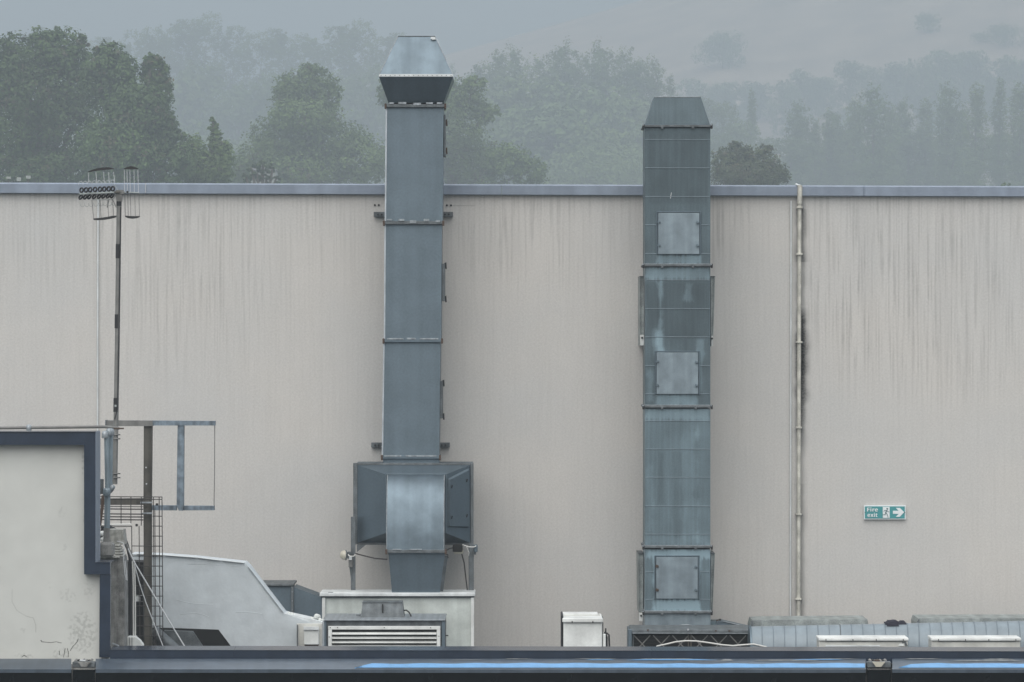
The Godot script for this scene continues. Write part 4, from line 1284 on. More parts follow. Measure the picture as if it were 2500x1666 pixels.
func small_plant() -> void:
	# bulkhead lamp, switch and cables on the duct's legs
	var t := thing("bulkhead_lamp", "round cream bulkhead lamp clamped to the left duct leg", "lamp", W(846, 1366, 48.4))
	part(t, "globe", lathe(P(843, 1356, 48.4), Vector3(-1, 0.05, 0.1).normalized(), [[0.0, 0.05], [0.012, 0.05], [0.03, 0.045], [0.045, 0.034], [0.055, 0.018], [0.058, 0.0]]), M.lamp_cream)
	part(t, "rim", ring(P(844, 1356, 48.4), Vector3(0, 0.05, 0), Vector3(0.01, 0, 0.05), 0.006, 14), M.galv_dull)
	part(t, "mount", pbox(846.5, 1348, 856.5, 1365, 48.36, 48.46, 0.006), M.galv_dull)
	part(t, "gland", pbox(852, 1360, 859, 1368, 48.33, 48.36, 0.003), M.white_sheet)
	part(t, "clamp_loop", tube([P(850, 1355, 48.33), P(853, 1358.5, 48.3), P(861, 1359, 48.3), P(866, 1357.5, 48.31), P(866.5, 1354, 48.4)], 0.006, 6), M.cable_white)
	t = thing("sensor_box", "small grey sensor box hanging under the bulkhead lamp", "sensor", W(854, 1387, 48.42))
	part(t, "case", pbox(850.5, 1367, 861, 1386, 48.38, 48.46, 0.006), M.pole_grey)
	part(t, "tail", bar(P(855, 1386, 48.42), P(859, 1416, 48.45), 0.02, 0.012), M.galv_dark)
	B = W(900, 1380, 48.4)
	one("cable", "thin dark cable strung from the left leg to the spigot", "cable", tube([P(868, 1352, 48.45), P(890, 1358, 48.4), P(915, 1364, 48.35), P(945, 1366.5, 48.2)], 0.007, 6), M.wire_dark)
	t = thing("junction_box", "dark junction box under the plenum with cables running from it", "junction box", W(1120, 1331, 48.5))
	part(t, "case", pbox(1105, 1331.5, 1129, 1348, 48.38, 48.55, 0.006), M.dull_black)
	part(t, "lower_case", pbox(1107, 1344, 1131, 1353, 48.4, 48.54, 0.012), M.lamp_cream)
	part(t, "cable", tube([P(1107, 1338, 48.42), P(1097, 1340, 48.35), P(1089, 1345, 48.2)], 0.007, 6), M.wire_dark)
	part(t, "cable", tube([P(1127, 1352, 48.45), P(1133, 1375, 48.47), P(1137, 1410, 48.49), P(1141, 1441, 48.5)], 0.007, 6), M.wire_dark)
	part(t, "cable", tube([P(1129, 1331, 48.4), P(1138, 1334, 48.38), P(1145, 1350, 48.4), P(1144, 1357, 48.44)], 0.006, 6), M.cable_white)
	t = thing("isolator_switch", "small grey switch clipped to the right duct leg", "switch", W(1160, 1354, 48.45))
	part(t, "case", pbox(1156.6, 1331, 1166, 1349, 48.4, 48.5, 0.006), M.galv)
	part(t, "gland", pbox(1157, 1349, 1162, 1355, 48.42, 48.47, 0.003), M.galv_dark)
	part(t, "cable", tube([P(1130, 1331, 48.37), P(1143, 1336, 48.35), P(1156, 1336.5, 48.36), P(1162, 1334, 48.39)], 0.006, 6), M.cable_white)

	# outdoor air conditioner seen from its side
	t = thing("air_conditioner", "white outdoor air conditioner seen end on between the ducts", "air conditioner", floor_at(1425, 45.0))
	part(t, "body", sbox(1375.5, 1521, 1470, 44.6, 45.3, ROOF + 0.1, 0.006), M.ac_white)
	part(t, "lid", pbox(1373, 1510, 1472, 1521, 44.57, 45.33, 0.008), M.ac_white)
	part(t, "top_band", pbox(1376, 1504.5, 1466, 1509.5, 44.9, 45.32, 0.004), M.ac_cream)
	part(t, "top_band", pbox(1374, 1499, 1460, 1504, 45.0, 45.31, 0.004), M.ac_white)
	part(t, "top_gasket", pbox(1378, 1509.4, 1473, 1510.6, 44.88, 45.2, 0.001), M.dull_black)
	part(t, "fan_grille", sbox(1370.5, 1503, 1375.3, 44.62, 45.28, ROOF + 0.15, 0.008), M.black)
	for x in [1397.0, 1447.5]:
		part(t, "lid_screw", pbox(x - 1.2, 1517, x + 1.2, 1522, 44.56, 44.568, 0.001), M.dull_black)
	part(t, "service_panel", sbox(1470.2, 1522, 1473.5, 44.66, 45.2, ROOF + 0.12, 0.002), M.pole_grey)
	part(t, "valve_cover", sbox(1472, 1549, 1479, 44.62, 44.9, ROOF + 0.2, 0.006), M.ac_white)
	part(t, "valve_stem", cylinder(P(1479, 1541, 44.7), Vector3(0, 1, 0), 0.007, 0.05, 6), M.black)
	part(t, "lagged_pipe", tube([P(1475, 1545, 44.7), P(1482, 1547, 44.7), P(1487, 1551, 44.7), P(1488, 1580, 44.7), P(1488, 1700, 44.7)], 0.009, 8), M.black)
	part(t, "lagged_pipe", tube([P(1478, 1549, 44.75), P(1481, 1556, 44.75), P(1481, 1700, 44.75)], 0.012, 8), M.black)
	for x in [1380.0, 1455.0]:
		part(t, "foot", sbox(x, 1655, x + 10, 44.62, 45.28, ROOF, 0.004), M.black)

	# fan cage under the ribbed duct
	t = thing("intake_grille_box", "low galvanised intake box with dark lattice grille under the ribbed duct", "vent", floor_at(1685, 46.6))
	part(t, "casing", sbox(1535, 1540, 1834, 46.7, 47.4, ROOF, 0.004), M.galv)
	part(t, "top_rail", pbox(1540, 1538.5, 1830, 1546, 46.6, 47.42, 0.006), M.galv_dull)
	part(t, "pale_lip", bar(P(1544, 1546.5, 46.59), P(1827, 1547, 46.59), 0.008, 0.02), M.galv_seam)
	for x in [[1533.5, 1543.0], [1827.0, 1835.5]]:
		part(t, "end_post", sbox(x[0], 1538, x[1], 46.58, 46.7, ROOF, 0.004), M.galv)
	part(t, "dark_filter", sbox(1544, 1549, 1826, 46.66, 46.69, ROOF + 0.02, 0.0), M.dull_black)
	for i in 9:
		part(t, "filter_fin", pbox(1546, 1554 + i * 3.6, 1824, 1555 + i * 3.6, 46.65, 46.659, 0.0), M.black)
	for i in 6:
		var x := 1568.0 + i * 46.8
		for s in [-1, 1]:
			part(t, "lattice_bar", bar(P(x + s * 20, 1552, 46.64 + 0.002 * s), P(x - s * 16, 1590, 46.64 + 0.002 * s), 0.011, 0.004, 0.0), M.pole_grey)
	for x in [1679.5, 1686.0]:
		part(t, "mullion", sbox(x, 1549, x + 3.0, 46.62, 46.63, ROOF + 0.02, 0.001), M.brown_paint)
	for x in [1547, 1828]:
		part(t, "grille_edge", sbox(x - 2.5, 1549, x + 0.5, 46.62, 46.63, ROOF + 0.02, 0.001), M.galv_dark)
	for c in [[1582, 1539.5], [1680, 1538], [1748, 1541], [1781, 1541]]:
		part(t, "bolt", cylinder(P(c[0], c[1], 46.6), Vector3(0, 1, 0), 0.009, 0.016, 6), M.wire_pale if c[0] == 1680 else M.rust)
	B = floor_at(1700, 46.0)
	var hose := []
	for c in [[1595, 1600], [1605, 1578], [1625, 1574], [1650, 1568], [1675, 1565.5], [1700, 1566], [1730, 1570], [1765, 1575.5], [1790, 1577.5], [1812, 1575.5], [1840, 1573.5], [1870, 1580], [1900, 1602]]:
		hose.append(P(c[0], c[1], 46.2))
	hose.push_front(Vector3(hose[0].x - 0.02, 0.01, hose[0].z))
	hose.append(Vector3(hose[-1].x + 0.02, 0.01, hose[-1].z))
	one("hose", "thin white cable looping in front of the lattice grille", "cable", tube(hose, 0.008, 6), M.cable_white)

	t = thing("reducer_duct", "small sloping galvanised reducer beside the ribbed duct foot", "duct", floor_at(1790, 48.2))
	part(t, "reducer", outline([[1752, 1518], [1765, 1518], [1835, 1534], [1835, 1640], [1752, 1640]], 48.1, 48.5), M.galv)
	part(t, "top_fold", bar(P(1765, 1517.5, 48.09), P(1834, 1533.5, 48.09), 0.008, 0.02), M.galv_seam)
	part(t, "damper_lever", bar(P(1749, 1516, 48.05), P(1761, 1512.5, 48.05), 0.012, 0.02), M.rust)
	part(t, "lever_knob", cylinder(P(1758, 1514, 48.04), Vector3(0, 0, 1), 0.012, 0.02, 8), M.black)

	# long round duct
	t = thing("spiral_duct", "long pale blue grey round duct with ring seams lying along the roof", "duct", floor_at(2300, 46.4))
	var r := 0.24
	var line := func(x: float) -> Vector3:
		return P(x, 1534.0 - (x - 1835.0) * 0.0205, 46.2) + Vector3(0, -r, -r)
	part(t, "tube", tube([line.call(1836.0), line.call(2600.0), line.call(3900.0)], r, 48), M.wrapped_round)
	for i in 30:
		var x := 1862.0 + i * 27.4
		var c: Vector3 = line.call(x)
		var ax := (line.call(3900.0) - line.call(1836.0) as Vector3).normalized()
		var pts := []
		for k in 25:
			var w := PI * 1.25 * k / 24.0 - PI * 0.4
			pts.append(c + ax * (0.010 * (k - 12) / 12.0) + Vector3(0, sin(w), cos(w)) * (r + 0.002))
		part(t, "ring_seam", tube(pts, 0.0045, 6), M.ring_seam if i != 7 else M.galv_dull)
	for x in [2010.0, 2250.0, 2700.0, 3300.0]:
		var c: Vector3 = line.call(x)
		part(t, "support_foot", bar(Vector3(c.x, 0, c.z), Vector3(c.x, c.y - r * 0.9, c.z), 0.08, 0.3), M.galv_dull)
	part(t, "end_collar", tube([line.call(1833.0), line.call(1838.0)], r + 0.012, 32), M.galv)

	# roof upstands behind the round duct
	t = thing("roof_upstand", "low grey roof upstand behind the near end of the round duct", "upstand", floor_at(1980, 48.6))
	part(t, "curb", outline([[1838, 1516], [1900, 1514.5], [2118, 1513], [2122, 1530], [2124, 1640], [1834, 1640], [1834, 1530]], 48.6, 49.3), M.kerb_grey)
	part(t, "end_cap", outline([[1834, 1518], [1839, 1516], [1839, 1533], [1834, 1533]], 48.56, 48.598), M.galv_dark)
	t = thing("roof_upstand", "low grey roof upstand behind the far end of the round duct", "upstand", floor_at(2400, 48.6))
	part(t, "curb", outline([[2243, 1511], [2500, 1510.5], [3500, 1510.5], [3500, 1640], [2239, 1640], [2239, 1522]], 48.6, 49.3), M.kerb_grey)
	part(t, "end_cap", outline([[2240, 1519], [2245, 1511], [2245, 1524], [2240, 1524]], 48.56, 48.598), M.galv_dark)
	B = W(2190, 1525.0, 46.45)
	var st := S()
	var low := line.call(2190.0) as Vector3
	outline([[2160.5, 1519.5], [2163, 1521], [2167.5, 1519], [2169, 1516], [2175, 1516.5], [2183, 1515.2], [2189, 1515.5], [2193, 1518], [2197, 1520], [2200, 1517.2], [2209, 1517.2], [2212, 1521], [2216, 1529], [2163, 1529]], 46.38, 46.52, st)
	outline([[2166, 1521], [2180, 1518.5], [2190, 1520], [2196, 1529], [2166, 1529]], 46.33, 46.379, st)
	one("rag", "crumpled black rag lying on top of the round duct", "rag", st, M.rag_navy)

	# two flat outdoor units
	var first: Node3D = null
	for i in 2:
		var x0 := 2000.0 if i == 0 else 2275.0
		t = thing("condenser_unit", ["white condenser unit with a torn grey corner in front of the round duct", "white condenser unit with intact corners in front of the round duct"][i], "air conditioner", floor_at(x0 + 109, 44.4), "condensers in front of the round duct")
		part(t, "body", sbox(x0, 1566, x0 + 217, 44.0, 44.35, ROOF + 0.1, 0.006), M.ac_cream)
		part(t, "lid", pbox(x0 - 1, 1558, x0 + 219, 1565.8, 43.98, 44.37, 0.006), M.ac_white)
		for x in [17.0, 83.0, 140.0, 206.0]:
			part(t, "lid_screw", pbox(x0 + x - 1, 1561.5, x0 + x + 1, 1565, 43.97, 43.978, 0.001), M.dull_black)
		part(t, "upper_groove", pbox(x0 + 16, 1567.0, x0 + 206, 1568.0, 43.994, 43.999, 0.0), M.galv_dull)
		for x in [4.0, 60.0, 120.0, 205.0]:
			part(t, "foot", sbox(x0 + x, 1660, x0 + x + 10, 44.02, 44.33, ROOF, 0.003), M.black)
		if i == 0:
			part(t, "sill_strip", pbox(x0 + 16, 1576, x0 + 149, 1579.5, 43.99, 43.999, 0.001), M.white_sheet)
			part(t, "handle_recess", outline([[2203, 1569], [2212, 1567], [2217, 1578], [2211, 1578], [2209, 1571], [2203, 1571.5]], 43.985, 43.998), M.galv_dark)
			part(t, "torn_label", outline([[2197, 1572], [2208, 1571.5], [2209, 1578], [2194, 1578]], 43.99, 43.998), M.ac_white)


func lathe(c: Vector3, axis: Vector3, prof: Array, sides := 14) -> SurfaceTool:
	var pts := []
	var rr := []
	for p in prof:
		pts.append(c + axis * p[0])
		rr.append(maxf(p[1], 0.0005))
	return tube(pts, rr, sides)

# ---------------------------------------------------------------- left corner

func left_corner() -> void:
	# block pier behind the gable with stacked slates
	var t := thing("block_pier", "grey concrete pier topped with stacked slates behind the gable wall", "pier", floor_at(275, 42.0))
	part(t, "pier", outline([[236, 1362], [301, 1362], [303, 1400], [304, 1640], [236, 1640]], 41.4, 41.8), M.concrete)
	for i in 5:
		part(t, "slate", pbox(278 - i * 0.5, 1356.5 - i * 6.4, 300 - i * 2.2, 1361.5 - i * 6.4, 41.42 + 0.04 * i, 41.8, 0.006), M.slate)
	part(t, "cap_stone", outline([[262, 1294], [300, 1294], [304, 1330], [262, 1330]], 41.72, 42.0), M.slate)
	part(t, "front_slab", pbox(236, 1360, 290, 1364, 41.33, 41.5, 0.005), M.slate)
	part(t, "ledge_slab", pbox(236, 1374.5, 268, 1378, 41.2, 41.39, 0.004), M.slate)
	for i in 3:
		part(t, "rubble_stone", pbox(238 + i * 5, 1300 + i * 13, 250 + i * 3, 1310 + i * 13, 41.6, 41.9, 0.012), M.foam_white)
	B = W(303, 1420, 41.4)
	one("cable", "slack pale cable looping down the side of the pier", "cable", tube([P(285, 1322, 41.36), P(300, 1326, 41.36), P(303, 1334, 41.36), P(301, 1365, 41.36), P(304, 1400, 41.36), P(307, 1416, 41.36), P(310, 1418, 41.36), P(308, 1400, 41.36), P(305, 1370, 41.36)], 0.005, 6), M.wire_pale)

	# galvanised guard rail with key clamps
	t = thing("guard_rail", "galvanised tube guard rail with round clamps along the gable top", "railing", W(263, 1360, 41.3))
	part(t, "top_rail", tube([P(-2600, 1046.5, 41.4), P(0, 1045.5, 41.4), P(255, 1042.5, 41.4), P(290, 1046, 41.5)], 0.0135, 10), M.pole_grey)
	part(t, "rail_end", tube([P(278, 1047, 41.45), P(302, 1046.5, 41.45)], 0.007, 8), M.rust)
	var cl := part(t, "clamp", lathe(P(70, 1049.5, 41.4), Vector3(0, 1, 0), [[-0.02, 0.018], [0.0, 0.024], [0.03, 0.026], [0.042, 0.016], [0.046, 0.002]]), M.galv_seam)
	part(t, "post", tube([P(259, 1052, 41.28), P(262, 1200, 41.28)], 0.022, 12), M.hatch_metal)
	part(t, "post", tube([P(270.5, 1050, 41.36), P(268.5, 1190, 41.36)], 0.020, 12), M.hatch_metal)
	part(t, "lower_post", tube([P(262, 1195, 41.3), P(261, 1290, 41.3)], 0.027, 12), M.hatch_metal)
	part(t, "foot_sleeve", tube([P(260, 1290, 41.3), P(259, 1330, 41.3)], 0.029, 12), M.concrete)
	part(t, "foot_block", pbox(240, 1325, 276, 1361, 41.2, 41.38, 0.02), M.concrete)
	for c in [[256, 1055, 0.030, 41.26], [266, 1049, 0.030, 41.3], [271, 1049, 0.027, 41.36]]:
		part(t, "clamp", lathe(P(c[0], c[1] + 7, c[3]), Vector3(0, 1, 0), [[-0.03, c[2] * 0.9], [-0.025, c[2]], [0.01, c[2]], [0.03, c[2] * 0.75], [0.036, 0.002]]), M.galv_seam)
	part(t, "clamp", lathe(P(260, 1204, 41.26), Vector3(0, 1, 0), [[-0.035, 0.02], [-0.02, 0.034], [0.02, 0.034], [0.04, 0.03], [0.045, 0.004]]), M.hatch_metal)
	part(t, "clamp", lathe(P(270, 1196, 41.3), Vector3(0.5, 0.8, 0.2).normalized(), [[-0.03, 0.018], [0.0, 0.026], [0.04, 0.024], [0.05, 0.004]]), M.galv_seam)
	part(t, "base_plate", pbox(233, 1170, 252, 1207, 41.3, 41.33, 0.003), M.galv_dull)
	for i in 4:
		part(t, "plate_bolt", cylinder(P(241, 1184 + i * 6, 41.29), Vector3(0, 0, 1), 0.005, 0.014, 6), M.wire_pale)

	# frame of posts and beams
	t = thing("steel_frame", "open steel frame of brown and grey beams behind the cage", "frame", floor_at(360, 43.0))
	part(t, "post", outline([[350.5, 1040.5], [370.5, 1040.5], [369, 1235], [370, 1700], [352, 1700], [349.5, 1235]], 43.0, 43.1), M.brown_paint)
	var bm := part(t, "top_beam", outline([[258, 1027], [372, 1027.5], [372, 1041], [258, 1041]], 42.97, 43.12), M.pole_grey)
	part(bm, "end_plate", pbox(256, 1026, 259, 1042, 42.96, 43.13, 0.002), M.galv_dark)
	part(t, "top_beam", outline([[372.2, 1027.5], [524.5, 1028.5], [524.5, 1039.5], [372.2, 1039.5]], 42.98, 43.1), M.blue_steel)
	part(t, "post", outline([[433, 1039.8], [448.5, 1039.8], [447.5, 1235], [446, 1247.5], [436, 1247.5], [430.5, 1235]], 42.99, 43.09), M.blue_steel)
	part(t, "low_beam", outline([[240, 1218], [349, 1217.5], [349, 1233.5], [240, 1233.5]], 43.0, 43.1), M.brown_paint)
	part(t, "low_beam", outline([[370.6, 1234.5], [430.3, 1235], [430.3, 1247], [370.6, 1246.5]], 43.0, 43.1), M.blue_steel)
	part(t, "low_beam", outline([[448, 1235.5], [522.5, 1236], [522.5, 1246.5], [448, 1247]], 43.0, 43.1), M.blue_steel)
	part(t, "edge_wire", tube([P(524, 1028, 43.02), P(523.4, 1140, 43.02), P(522, 1246, 43.02)], 0.004, 6), M.pole_grey)
	for y in [1226.0, 1252.0]:
		part(t, "strap", pbox(342 if y < 1240 else 346, y, 371, y + 4, 42.93, 42.968, 0.002), M.galv_seam)
	for c in [[356, 1142], [357, 1182]]:
		part(t, "bolt", cylinder(P(c[0], c[1], 42.995), Vector3(0, 0, 1), 0.007, 0.012, 8), M.wire_pale)

	# wire basket tray
	t = thing("wire_tray", "black wire mesh cable tray bending down beside the brown post", "cable tray", floor_at(370, 42.7))
	var up := [[322.0, 1285.0], [340.0, 1285.0], [375.0, 1214.0], [378.5, 1247.0], [389.0, 1214.0], [396.0, 1214.0]]
	for u in up:
		part(t, "wire", tube([P(u[0] - 1, u[1], 42.7), P(u[0] + 2, 1700, 42.7)], 0.0042, 6), M.wire_dark)
	for i in 17:
		var y := 1260.5 + i * 24.4
		part(t, "wire", tube([P(322 if i > 2 else 372, y, 42.69), P(397 if i > 1 else 396, y + 0.5, 42.69)], 0.0042, 6), M.wire_dark)
	for y in [1213.0, 1219.0, 1237.0, 1243.0, 1255.0, 1262.0, 1269.0]:
		part(t, "wire", tube([P(233, y, 42.75), P(349 if y > 1230 else 396, y + 1, 42.75)], 0.0042 if y < 1240 else 0.006, 6), M.wire_dark)
	for x in [295.0, 319.0, 344.5]:
		part(t, "wire", tube([P(x, 1213, 42.74), P(x, 1284, 42.74)], 0.0042, 6), M.wire_dark)
	part(t, "clip", pbox(379.5, 1229.5, 385.5, 1235, 42.66, 42.69, 0.002), M.black)
	part(t, "clip", pbox(330, 1280, 335.5, 1286, 42.66, 42.69, 0.002), M.black)
	part(t, "cross_tube", tube([P(234, 1282, 42.6), P(255, 1282, 42.6), P(320, 1281, 42.6)], 0.009, 8), M.cable_white)
	part(t, "cross_tube", tube([P(234, 1287.5, 42.62), P(320, 1286, 42.62)], 0.004, 6), M.wire_dark)

	var cords := [
		["red brown cable bundle hanging behind the guard rail post", "rust", 0.014, 42.0, [[251, 1210], [249, 1240], [245, 1270], [243, 1284]]],
		["thick black cable arching over the pier into the dark corner", "black", 0.017, 42.2, [[262, 1284], [275, 1291], [292, 1302], [304, 1318], [312, 1340], [318, 1375], [318, 1420], [316, 1500], [314, 1600]]],
		["grey flexible conduit arching under the thick black cable", "pole_grey", 0.016, 41.9, [[268, 1292], [284, 1308], [300, 1322], [312, 1340], [322, 1362]]],
		["black cable stub curling down behind the rail foot", "black", 0.016, 42.1, [[250, 1285], [248, 1305], [241, 1316], [234, 1320]]],
		["straight pale stay wire, the longer of two running to the parapet", "wire_pale", 0.0065, 41.6, [[312, 1340], [330, 1378], [370, 1445], [410, 1513], [452, 1582], [470, 1612]]],
		["straight pale stay wire, the shorter of two running to the parapet", "wire_pale", 0.005, 41.7, [[328, 1380], [340, 1425], [355, 1470], [376, 1525], [400, 1585], [410, 1612]]],
		["twin pale conduit pipe standing before the wire tray, nearer the pier", "cable_white", 0.0065, 41.8, [[323, 1370], [325, 1440], [325, 1500], [326, 1610]]],
		["twin pale conduit pipe standing before the wire tray, nearer the brown post", "cable_white", 0.0065, 41.82, [[327.5, 1370], [329.5, 1440], [329.8, 1500], [330, 1610]]],
	]
	for c in cords:
		var pts := []
		B = W(c[4][-1][0], c[4][-1][1], c[3])
		for q in c[4]:
			pts.append(P(q[0], q[1], c[3]))
		one("cable", c[0], "cable", tube(smooth(pts), c[2], 8), M[c[1]])
	# dark plant in the shaded corner, and an added dark backing
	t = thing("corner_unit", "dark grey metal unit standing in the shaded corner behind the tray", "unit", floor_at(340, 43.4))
	part(t, "body", sbox(303, 1372, 349, 43.3, 43.7, ROOF, 0.005), M.dull_black)
	part(t, "lower_body", sbox(312, 1470, 349, 43.15, 43.29, ROOF, 0.005), M.dull_black)
	part(t, "cross_bar", bar(P(312, 1454, 43.1), P(372, 1456, 43.1), 0.009, 0.012), M.kerb_grey)
	for x in [333.0, 339.0]:
		part(t, "white_tab", pbox(x - 1.6, 1457, x + 2.6, 1469, 43.08, 43.1, 0.001), M.white_sheet)
	t = thing("flue_pipe", "black flue pipe leaning in the shaded corner under the wrapped duct", "pipe", floor_at(460, 43.2))
	part(t, "pipe", tube([P(372, 1540, 43.3), P(440, 1600, 43.3), P(480, 1680, 43.3)], 0.06, 14), M.galv_dull)
	part(t, "panel", outline([[400, 1540], [470, 1543], [520, 1620], [400, 1620]], 43.8, 43.9), M.galv_dull)
	t = thing("gap_shade_backing", "added near black backing box that darkens the gap under the wrapped duct", "backing", floor_at(500, 45.6))
	part(t, "body", sbox(300, 1532, 640, 45.3, 46.0, ROOF, 0.005), M.dull_black)  # solid backing added so the gap under the duct reads as shade
	t = thing("pale_box", "small pale box just showing over the parapet beside the pier", "box", floor_at(330, 41.8))
	part(t, "box", sbox(309, 1556, 330, 41.7, 41.9, ROOF, 0.004), M.ac_white)
	part(t, "slope", outline([[330.2, 1557], [340, 1565], [348, 1576], [348, 1640], [330.2, 1640]], 41.72, 41.88), M.ac_white)
	for x in [315.0, 321.0]:
		part(t, "seam", sbox(x, 1557, x + 1.2, 41.69, 41.699, ROOF, 0.0), M.galv_dull)
	B = W(290, 1580, 40.8)
	one("offcut", "short pale metal offcut lying on the parapet by the trim", "offcut", bar(P(273, 1571.5, 40.72), P(290, 1578, 40.72), 0.012, 0.02), M.galv_seam)


func smooth(pts: Array) -> Array:
	var c := Curve3D.new()
	for i in pts.size():
		var a: Vector3 = pts[maxi(i - 1, 0)]
		var b: Vector3 = pts[mini(i + 1, pts.size() - 1)]
		var h := (b - a) / 6.0
		c.add_point(pts[i], -h, h)
	var out := []
	for p in c.tessellate(4, 2):
		out.append(p)
	return out


func aerial() -> void:
	var d := 42.0
	var t := thing("aerial_mast", "tall grey television aerial mast with black bands behind the gable", "aerial", W(281, 1183, d))
	var mast := part(t, "mast", tube([P(290.5, 470, d), P(286, 830, d), P(280, 1183, d)], 0.0225, 14), M.pole_grey)
	for y in [[490, 503], [596, 631], [768, 802], [972, 1006]]:
		var x0: float = 290.3 - (y[0] - 470) * 0.0147
		var x1: float = 290.3 - (y[1] - 470) * 0.0147
		part(mast, "band", tube([P(x0, y[0], d), P(x1, y[1], d)], 0.0238, 14), M.black)
	part(mast, "feeder_cable", tube([P(294.5, 505, d - 0.02), P(292, 640, d - 0.02), P(289.5, 830, d - 0.02), P(286, 1000, d - 0.02), P(279, 1024, d - 0.03)], 0.005, 6), M.black)
	part(mast, "tape_square", pbox(279, 989, 284, 994, d - 0.03, d - 0.024, 0.001), M.kerb_grey)
	for y in [1062.0, 1072.0, 1157.0, 1167.0]:
		var b := part(t, "mast_clamp", pbox(275, y - 1.5, 290, y + 1.5, d - 0.035, d + 0.03, 0.003), M.pole_grey)
		part(b, "bolt", cylinder(P(288, y, d - 0.03), Vector3(1, 0, 0), 0.005, 0.04, 6), M.black)
	part(t, "head_casting", loft(level(283.5, 296.5, 492, d - 0.03, d + 0.03), level(281.5, 300, 464, d - 0.04, d + 0.04)), M.pole_grey)
	part(t, "head_clamp", pbox(296, 466, 302, 475, d - 0.05, d + 0.02, 0.004), M.pole_grey)
	part(t, "head_block", pbox(278, 467, 292, 472, d - 0.06, d - 0.04, 0.003), M.brown_paint)
	part(t, "cable_clamp", pbox(308, 466, 313, 471, d - 0.03, d, 0.003), M.black)
	# boom and its black director loops
	part(t, "boom", bar(P(192.5, 473.5, d - 0.05), P(279, 469.5, d - 0.05), 0.016, 0.016), M.kerb_grey)
	part(t, "boom", bar(P(300, 470, d - 0.02), P(340, 471.5, d - 0.02), 0.008, 0.012), M.kerb_grey)
	var xs := [196.5, 207.5, 217.5, 229.5, 241.5, 252.0, 263.0, 273.0]
	for i in xs.size():
		var x: float = xs[i]
		var y := 473.5 - (x - 192.5) * 0.045
		for s in [-1, 1]:
			var tall: float = 5.2 if s < 0 else 4.6
			var c := P(x + (2.0 if s < 0 else 0.0), y + s * (4.0 + tall * 0.95), d - 0.05)
			var o := part(t, "director", ring(c, Vector3(0.0145, 0.004 * s, 0.01), Vector3(0.004, tall * 0.0037, 0.0), 0.0082, 14), M.black)
			part(o, "spacer", bar(c + Vector3(0.004, -0.014 * s * -1.0, 0), P(x + 3, y + s * 2.6, d - 0.05), 0.014, 0.012), M.black)
		# thin outer arms of each cross element
		part(t, "arm_loop", ring(P(x, y - 22, d + 0.1), Vector3(0.02, 0, 0), Vector3(0, 0.03, 0), 0.0022, 10, 0.42, 0.5), M.wire_pale)
		part(t, "arm_loop", ring(P(x + 4, y + 24, d + 0.1), Vector3(0.02, 0, 0), Vector3(0, -0.03, 0), 0.0022, 10, 0.42, 0.5), M.kerb_grey)
	for e in [[266, 486, 261, 507], [274, 486, 283.5, 507]]:
		part(t, "dipole_arm", bar(P(e[0], e[1], d - 0.04), P(e[2], e[3], d - 0.04), 0.009, 0.008), M.pole_grey)
	# reflector blades and their rods
	var blades := [
		[[[213, 419.5], [222, 415.5], [235, 411.5], [250, 409], [265, 408.5], [277, 411], [277, 413], [262, 414.5], [245, 416], [228, 418.5], [214, 421]], [[215, 216.5], [233.5, 235.5], [252.5, 254], [264.5, 266.5], [276.5, 280]], 420.0, 447.0],
		[[[227, 533.5], [245, 532], [262, 529.5], [275, 527], [284, 526.5], [284, 530.5], [272, 534], [255, 537], [240, 538], [228, 537.5]], [[223.5, 228], [243.5, 246.5], [262.5, 264.5], [274, 277.5]], 533.0, 488.0],
		[[[301.5, 411.5], [309, 408], [318, 406], [328, 407], [337, 411.5], [337, 413.5], [302, 413.5]], [[303, 303.5], [309.5, 310.5], [316.5, 317.5], [326.5, 327.5], [336, 337.5]], 413.0, 470.0],
		[[[304.5, 526.5], [317, 527.5], [330, 528], [341, 527.5], [341, 530], [334, 533], [322, 534.5], [312, 533], [305, 530]], [[304, 305.5], [311, 312.5], [317.5, 319], [328.5, 330], [338.5, 340]], 528.0, 471.0],
	]
	for b in blades:
		var o := part(t, "reflector_blade", outline(b[0], d + 0.05, d + 0.065), M.black)
		for r in b[1]:
			var far: float = r[0] if b[2] > b[3] else r[1]
			var near: float = r[1] if b[2] > b[3] else r[0]
			part(o, "rod", tube([P(near, b[2], d + 0.057), P(far, b[3], d + 0.057)], 0.0026, 6), M.wire_pale if b[2] < b[3] else M.pole_grey)
		part(t, "boom_link", tube([P(b[1][0][0], b[3], d + 0.057), P(b[1][-1][0], b[3], d + 0.057), P(290, 469, d)], 0.0028, 6), M.kerb_grey)


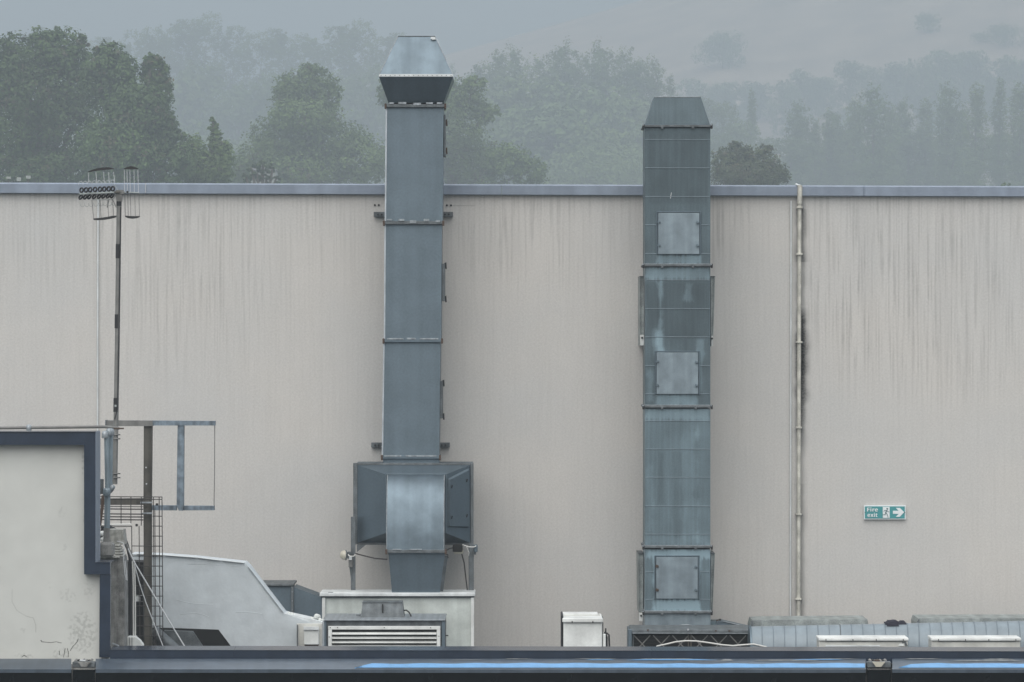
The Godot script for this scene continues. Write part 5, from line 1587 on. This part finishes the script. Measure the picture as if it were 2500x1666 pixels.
func far_things() -> void:
	var spots := [[20, 434, 11, 5], [45, 437.5, 10, 9], [68, 432.5, 12, 7]]
	for i in 3:
		var s: Array = spots[i]
		var x: float = (s[0] - 1250.0) * K * 300.0
		var t := thing("roadside_board", ["flattest of three small pale boards before the tall dark trees", "squarest of three small pale boards before the tall dark trees", "wedge shaped pale board, one of three before the tall dark trees"][i], "board", Vector3(x, rise(300.0), -300.0), "small pale boards before the dark trees")
		part(t, "panel", outline([[s[0] - s[2] / 2.0, s[1] - s[3] / 2.0], [s[0] + s[2] / 2.0, s[1] - s[3] / 2.0], [s[0] + s[2] / 2.0, s[1] + s[3] / 2.0], [s[0] - s[2] / (2.0 if i < 2 else 3.0), s[1] + s[3] / 2.0]], 299.9, 300.0), M.house_white)
		part(t, "pole", tube([Vector3(0, -0.3, 0), P(s[0], s[1], 300.1)], 0.05, 8), M.bark)
	var x := (652.0 - 1250.0) * K * 420.0
	var h := thing("white_cottage", "white cottage mostly hidden by leaves just above the parapet", "house", Vector3(x, rise(420.0), -420.0))
	part(h, "wall", sbox(612, 416, 672, 420, 424, rise(420.0) - 0.5, 0.02), M.house_white)
	var st := S()
	loft(level(610, 674, 416, 419.7, 424.3), level(622, 662, 404, 421.5, 422.5), true, true, st)
	part(h, "roof", st, M.slate_roof)
	own_tree("small_tree", "leafy shrub half hiding the white cottage", "shrub", "", 414, 640, [[628, 428, 16, 16], [640, 416, 12, 10], [650, 438, 14, 12], [664, 418, 12, 12], [672, 440, 14, 14], [615, 415, 16, 14], [642, 402, 30, 12], [600, 432, 16, 16]], 620, 0.34, Color(0.07, 0.1, 0.045), 0.03, 911)


func _ready() -> void:
	var cam := Camera3D.new()
	cam.name = "camera"
	cam.position = Vector3(0, HC, 0)
	cam.fov = rad_to_deg(2.0 * atan(833.0 * K))
	cam.near = 0.5
	cam.far = 12000.0
	add_child(cam)
	cam.current = true

	var we := WorldEnvironment.new()
	we.name = "environment"
	var env := Environment.new()
	env.background_mode = Environment.BG_SKY
	var sky := Sky.new()
	var sm := ProceduralSkyMaterial.new()
	sm.sky_top_color = Color(0.88, 0.90, 0.925)
	sm.sky_horizon_color = Color(0.82, 0.85, 0.88)
	sm.sky_curve = 0.3
	sm.ground_bottom_color = Color(0.30, 0.31, 0.32)
	sm.ground_horizon_color = Color(0.62, 0.66, 0.70)
	sm.sun_angle_max = 1.0
	sky.sky_material = sm
	env.sky = sky
	env.background_energy_multiplier = 0.9
	env.tonemap_mode = Environment.TONE_MAPPER_LINEAR
	env.tonemap_exposure = 2.7
	env.fog_enabled = true
	env.fog_density = 0.0012
	env.fog_light_color = Color(0.885, 0.95, 1.0)
	env.sdfgi_enabled = true
	env.ssao_enabled = true
	env.ssil_enabled = true
	we.environment = env
	add_child(we)

	var sun := DirectionalLight3D.new()
	sun.name = "sun"
	sun.light_color = Color(1.0, 0.985, 0.965)
	sun.light_energy = 0.5
	sun.light_angular_distance = 65.0
	sun.shadow_enabled = true
	sun.rotation_degrees = Vector3(-45, -12, 0)
	add_child(sun)

	materials()
	land()
	building()
	trees()
	wall_fittings()
	hooded_duct()
	ribbed_duct()
	cabinets()
	small_plant()
	left_corner()
	aerial()
	far_things()
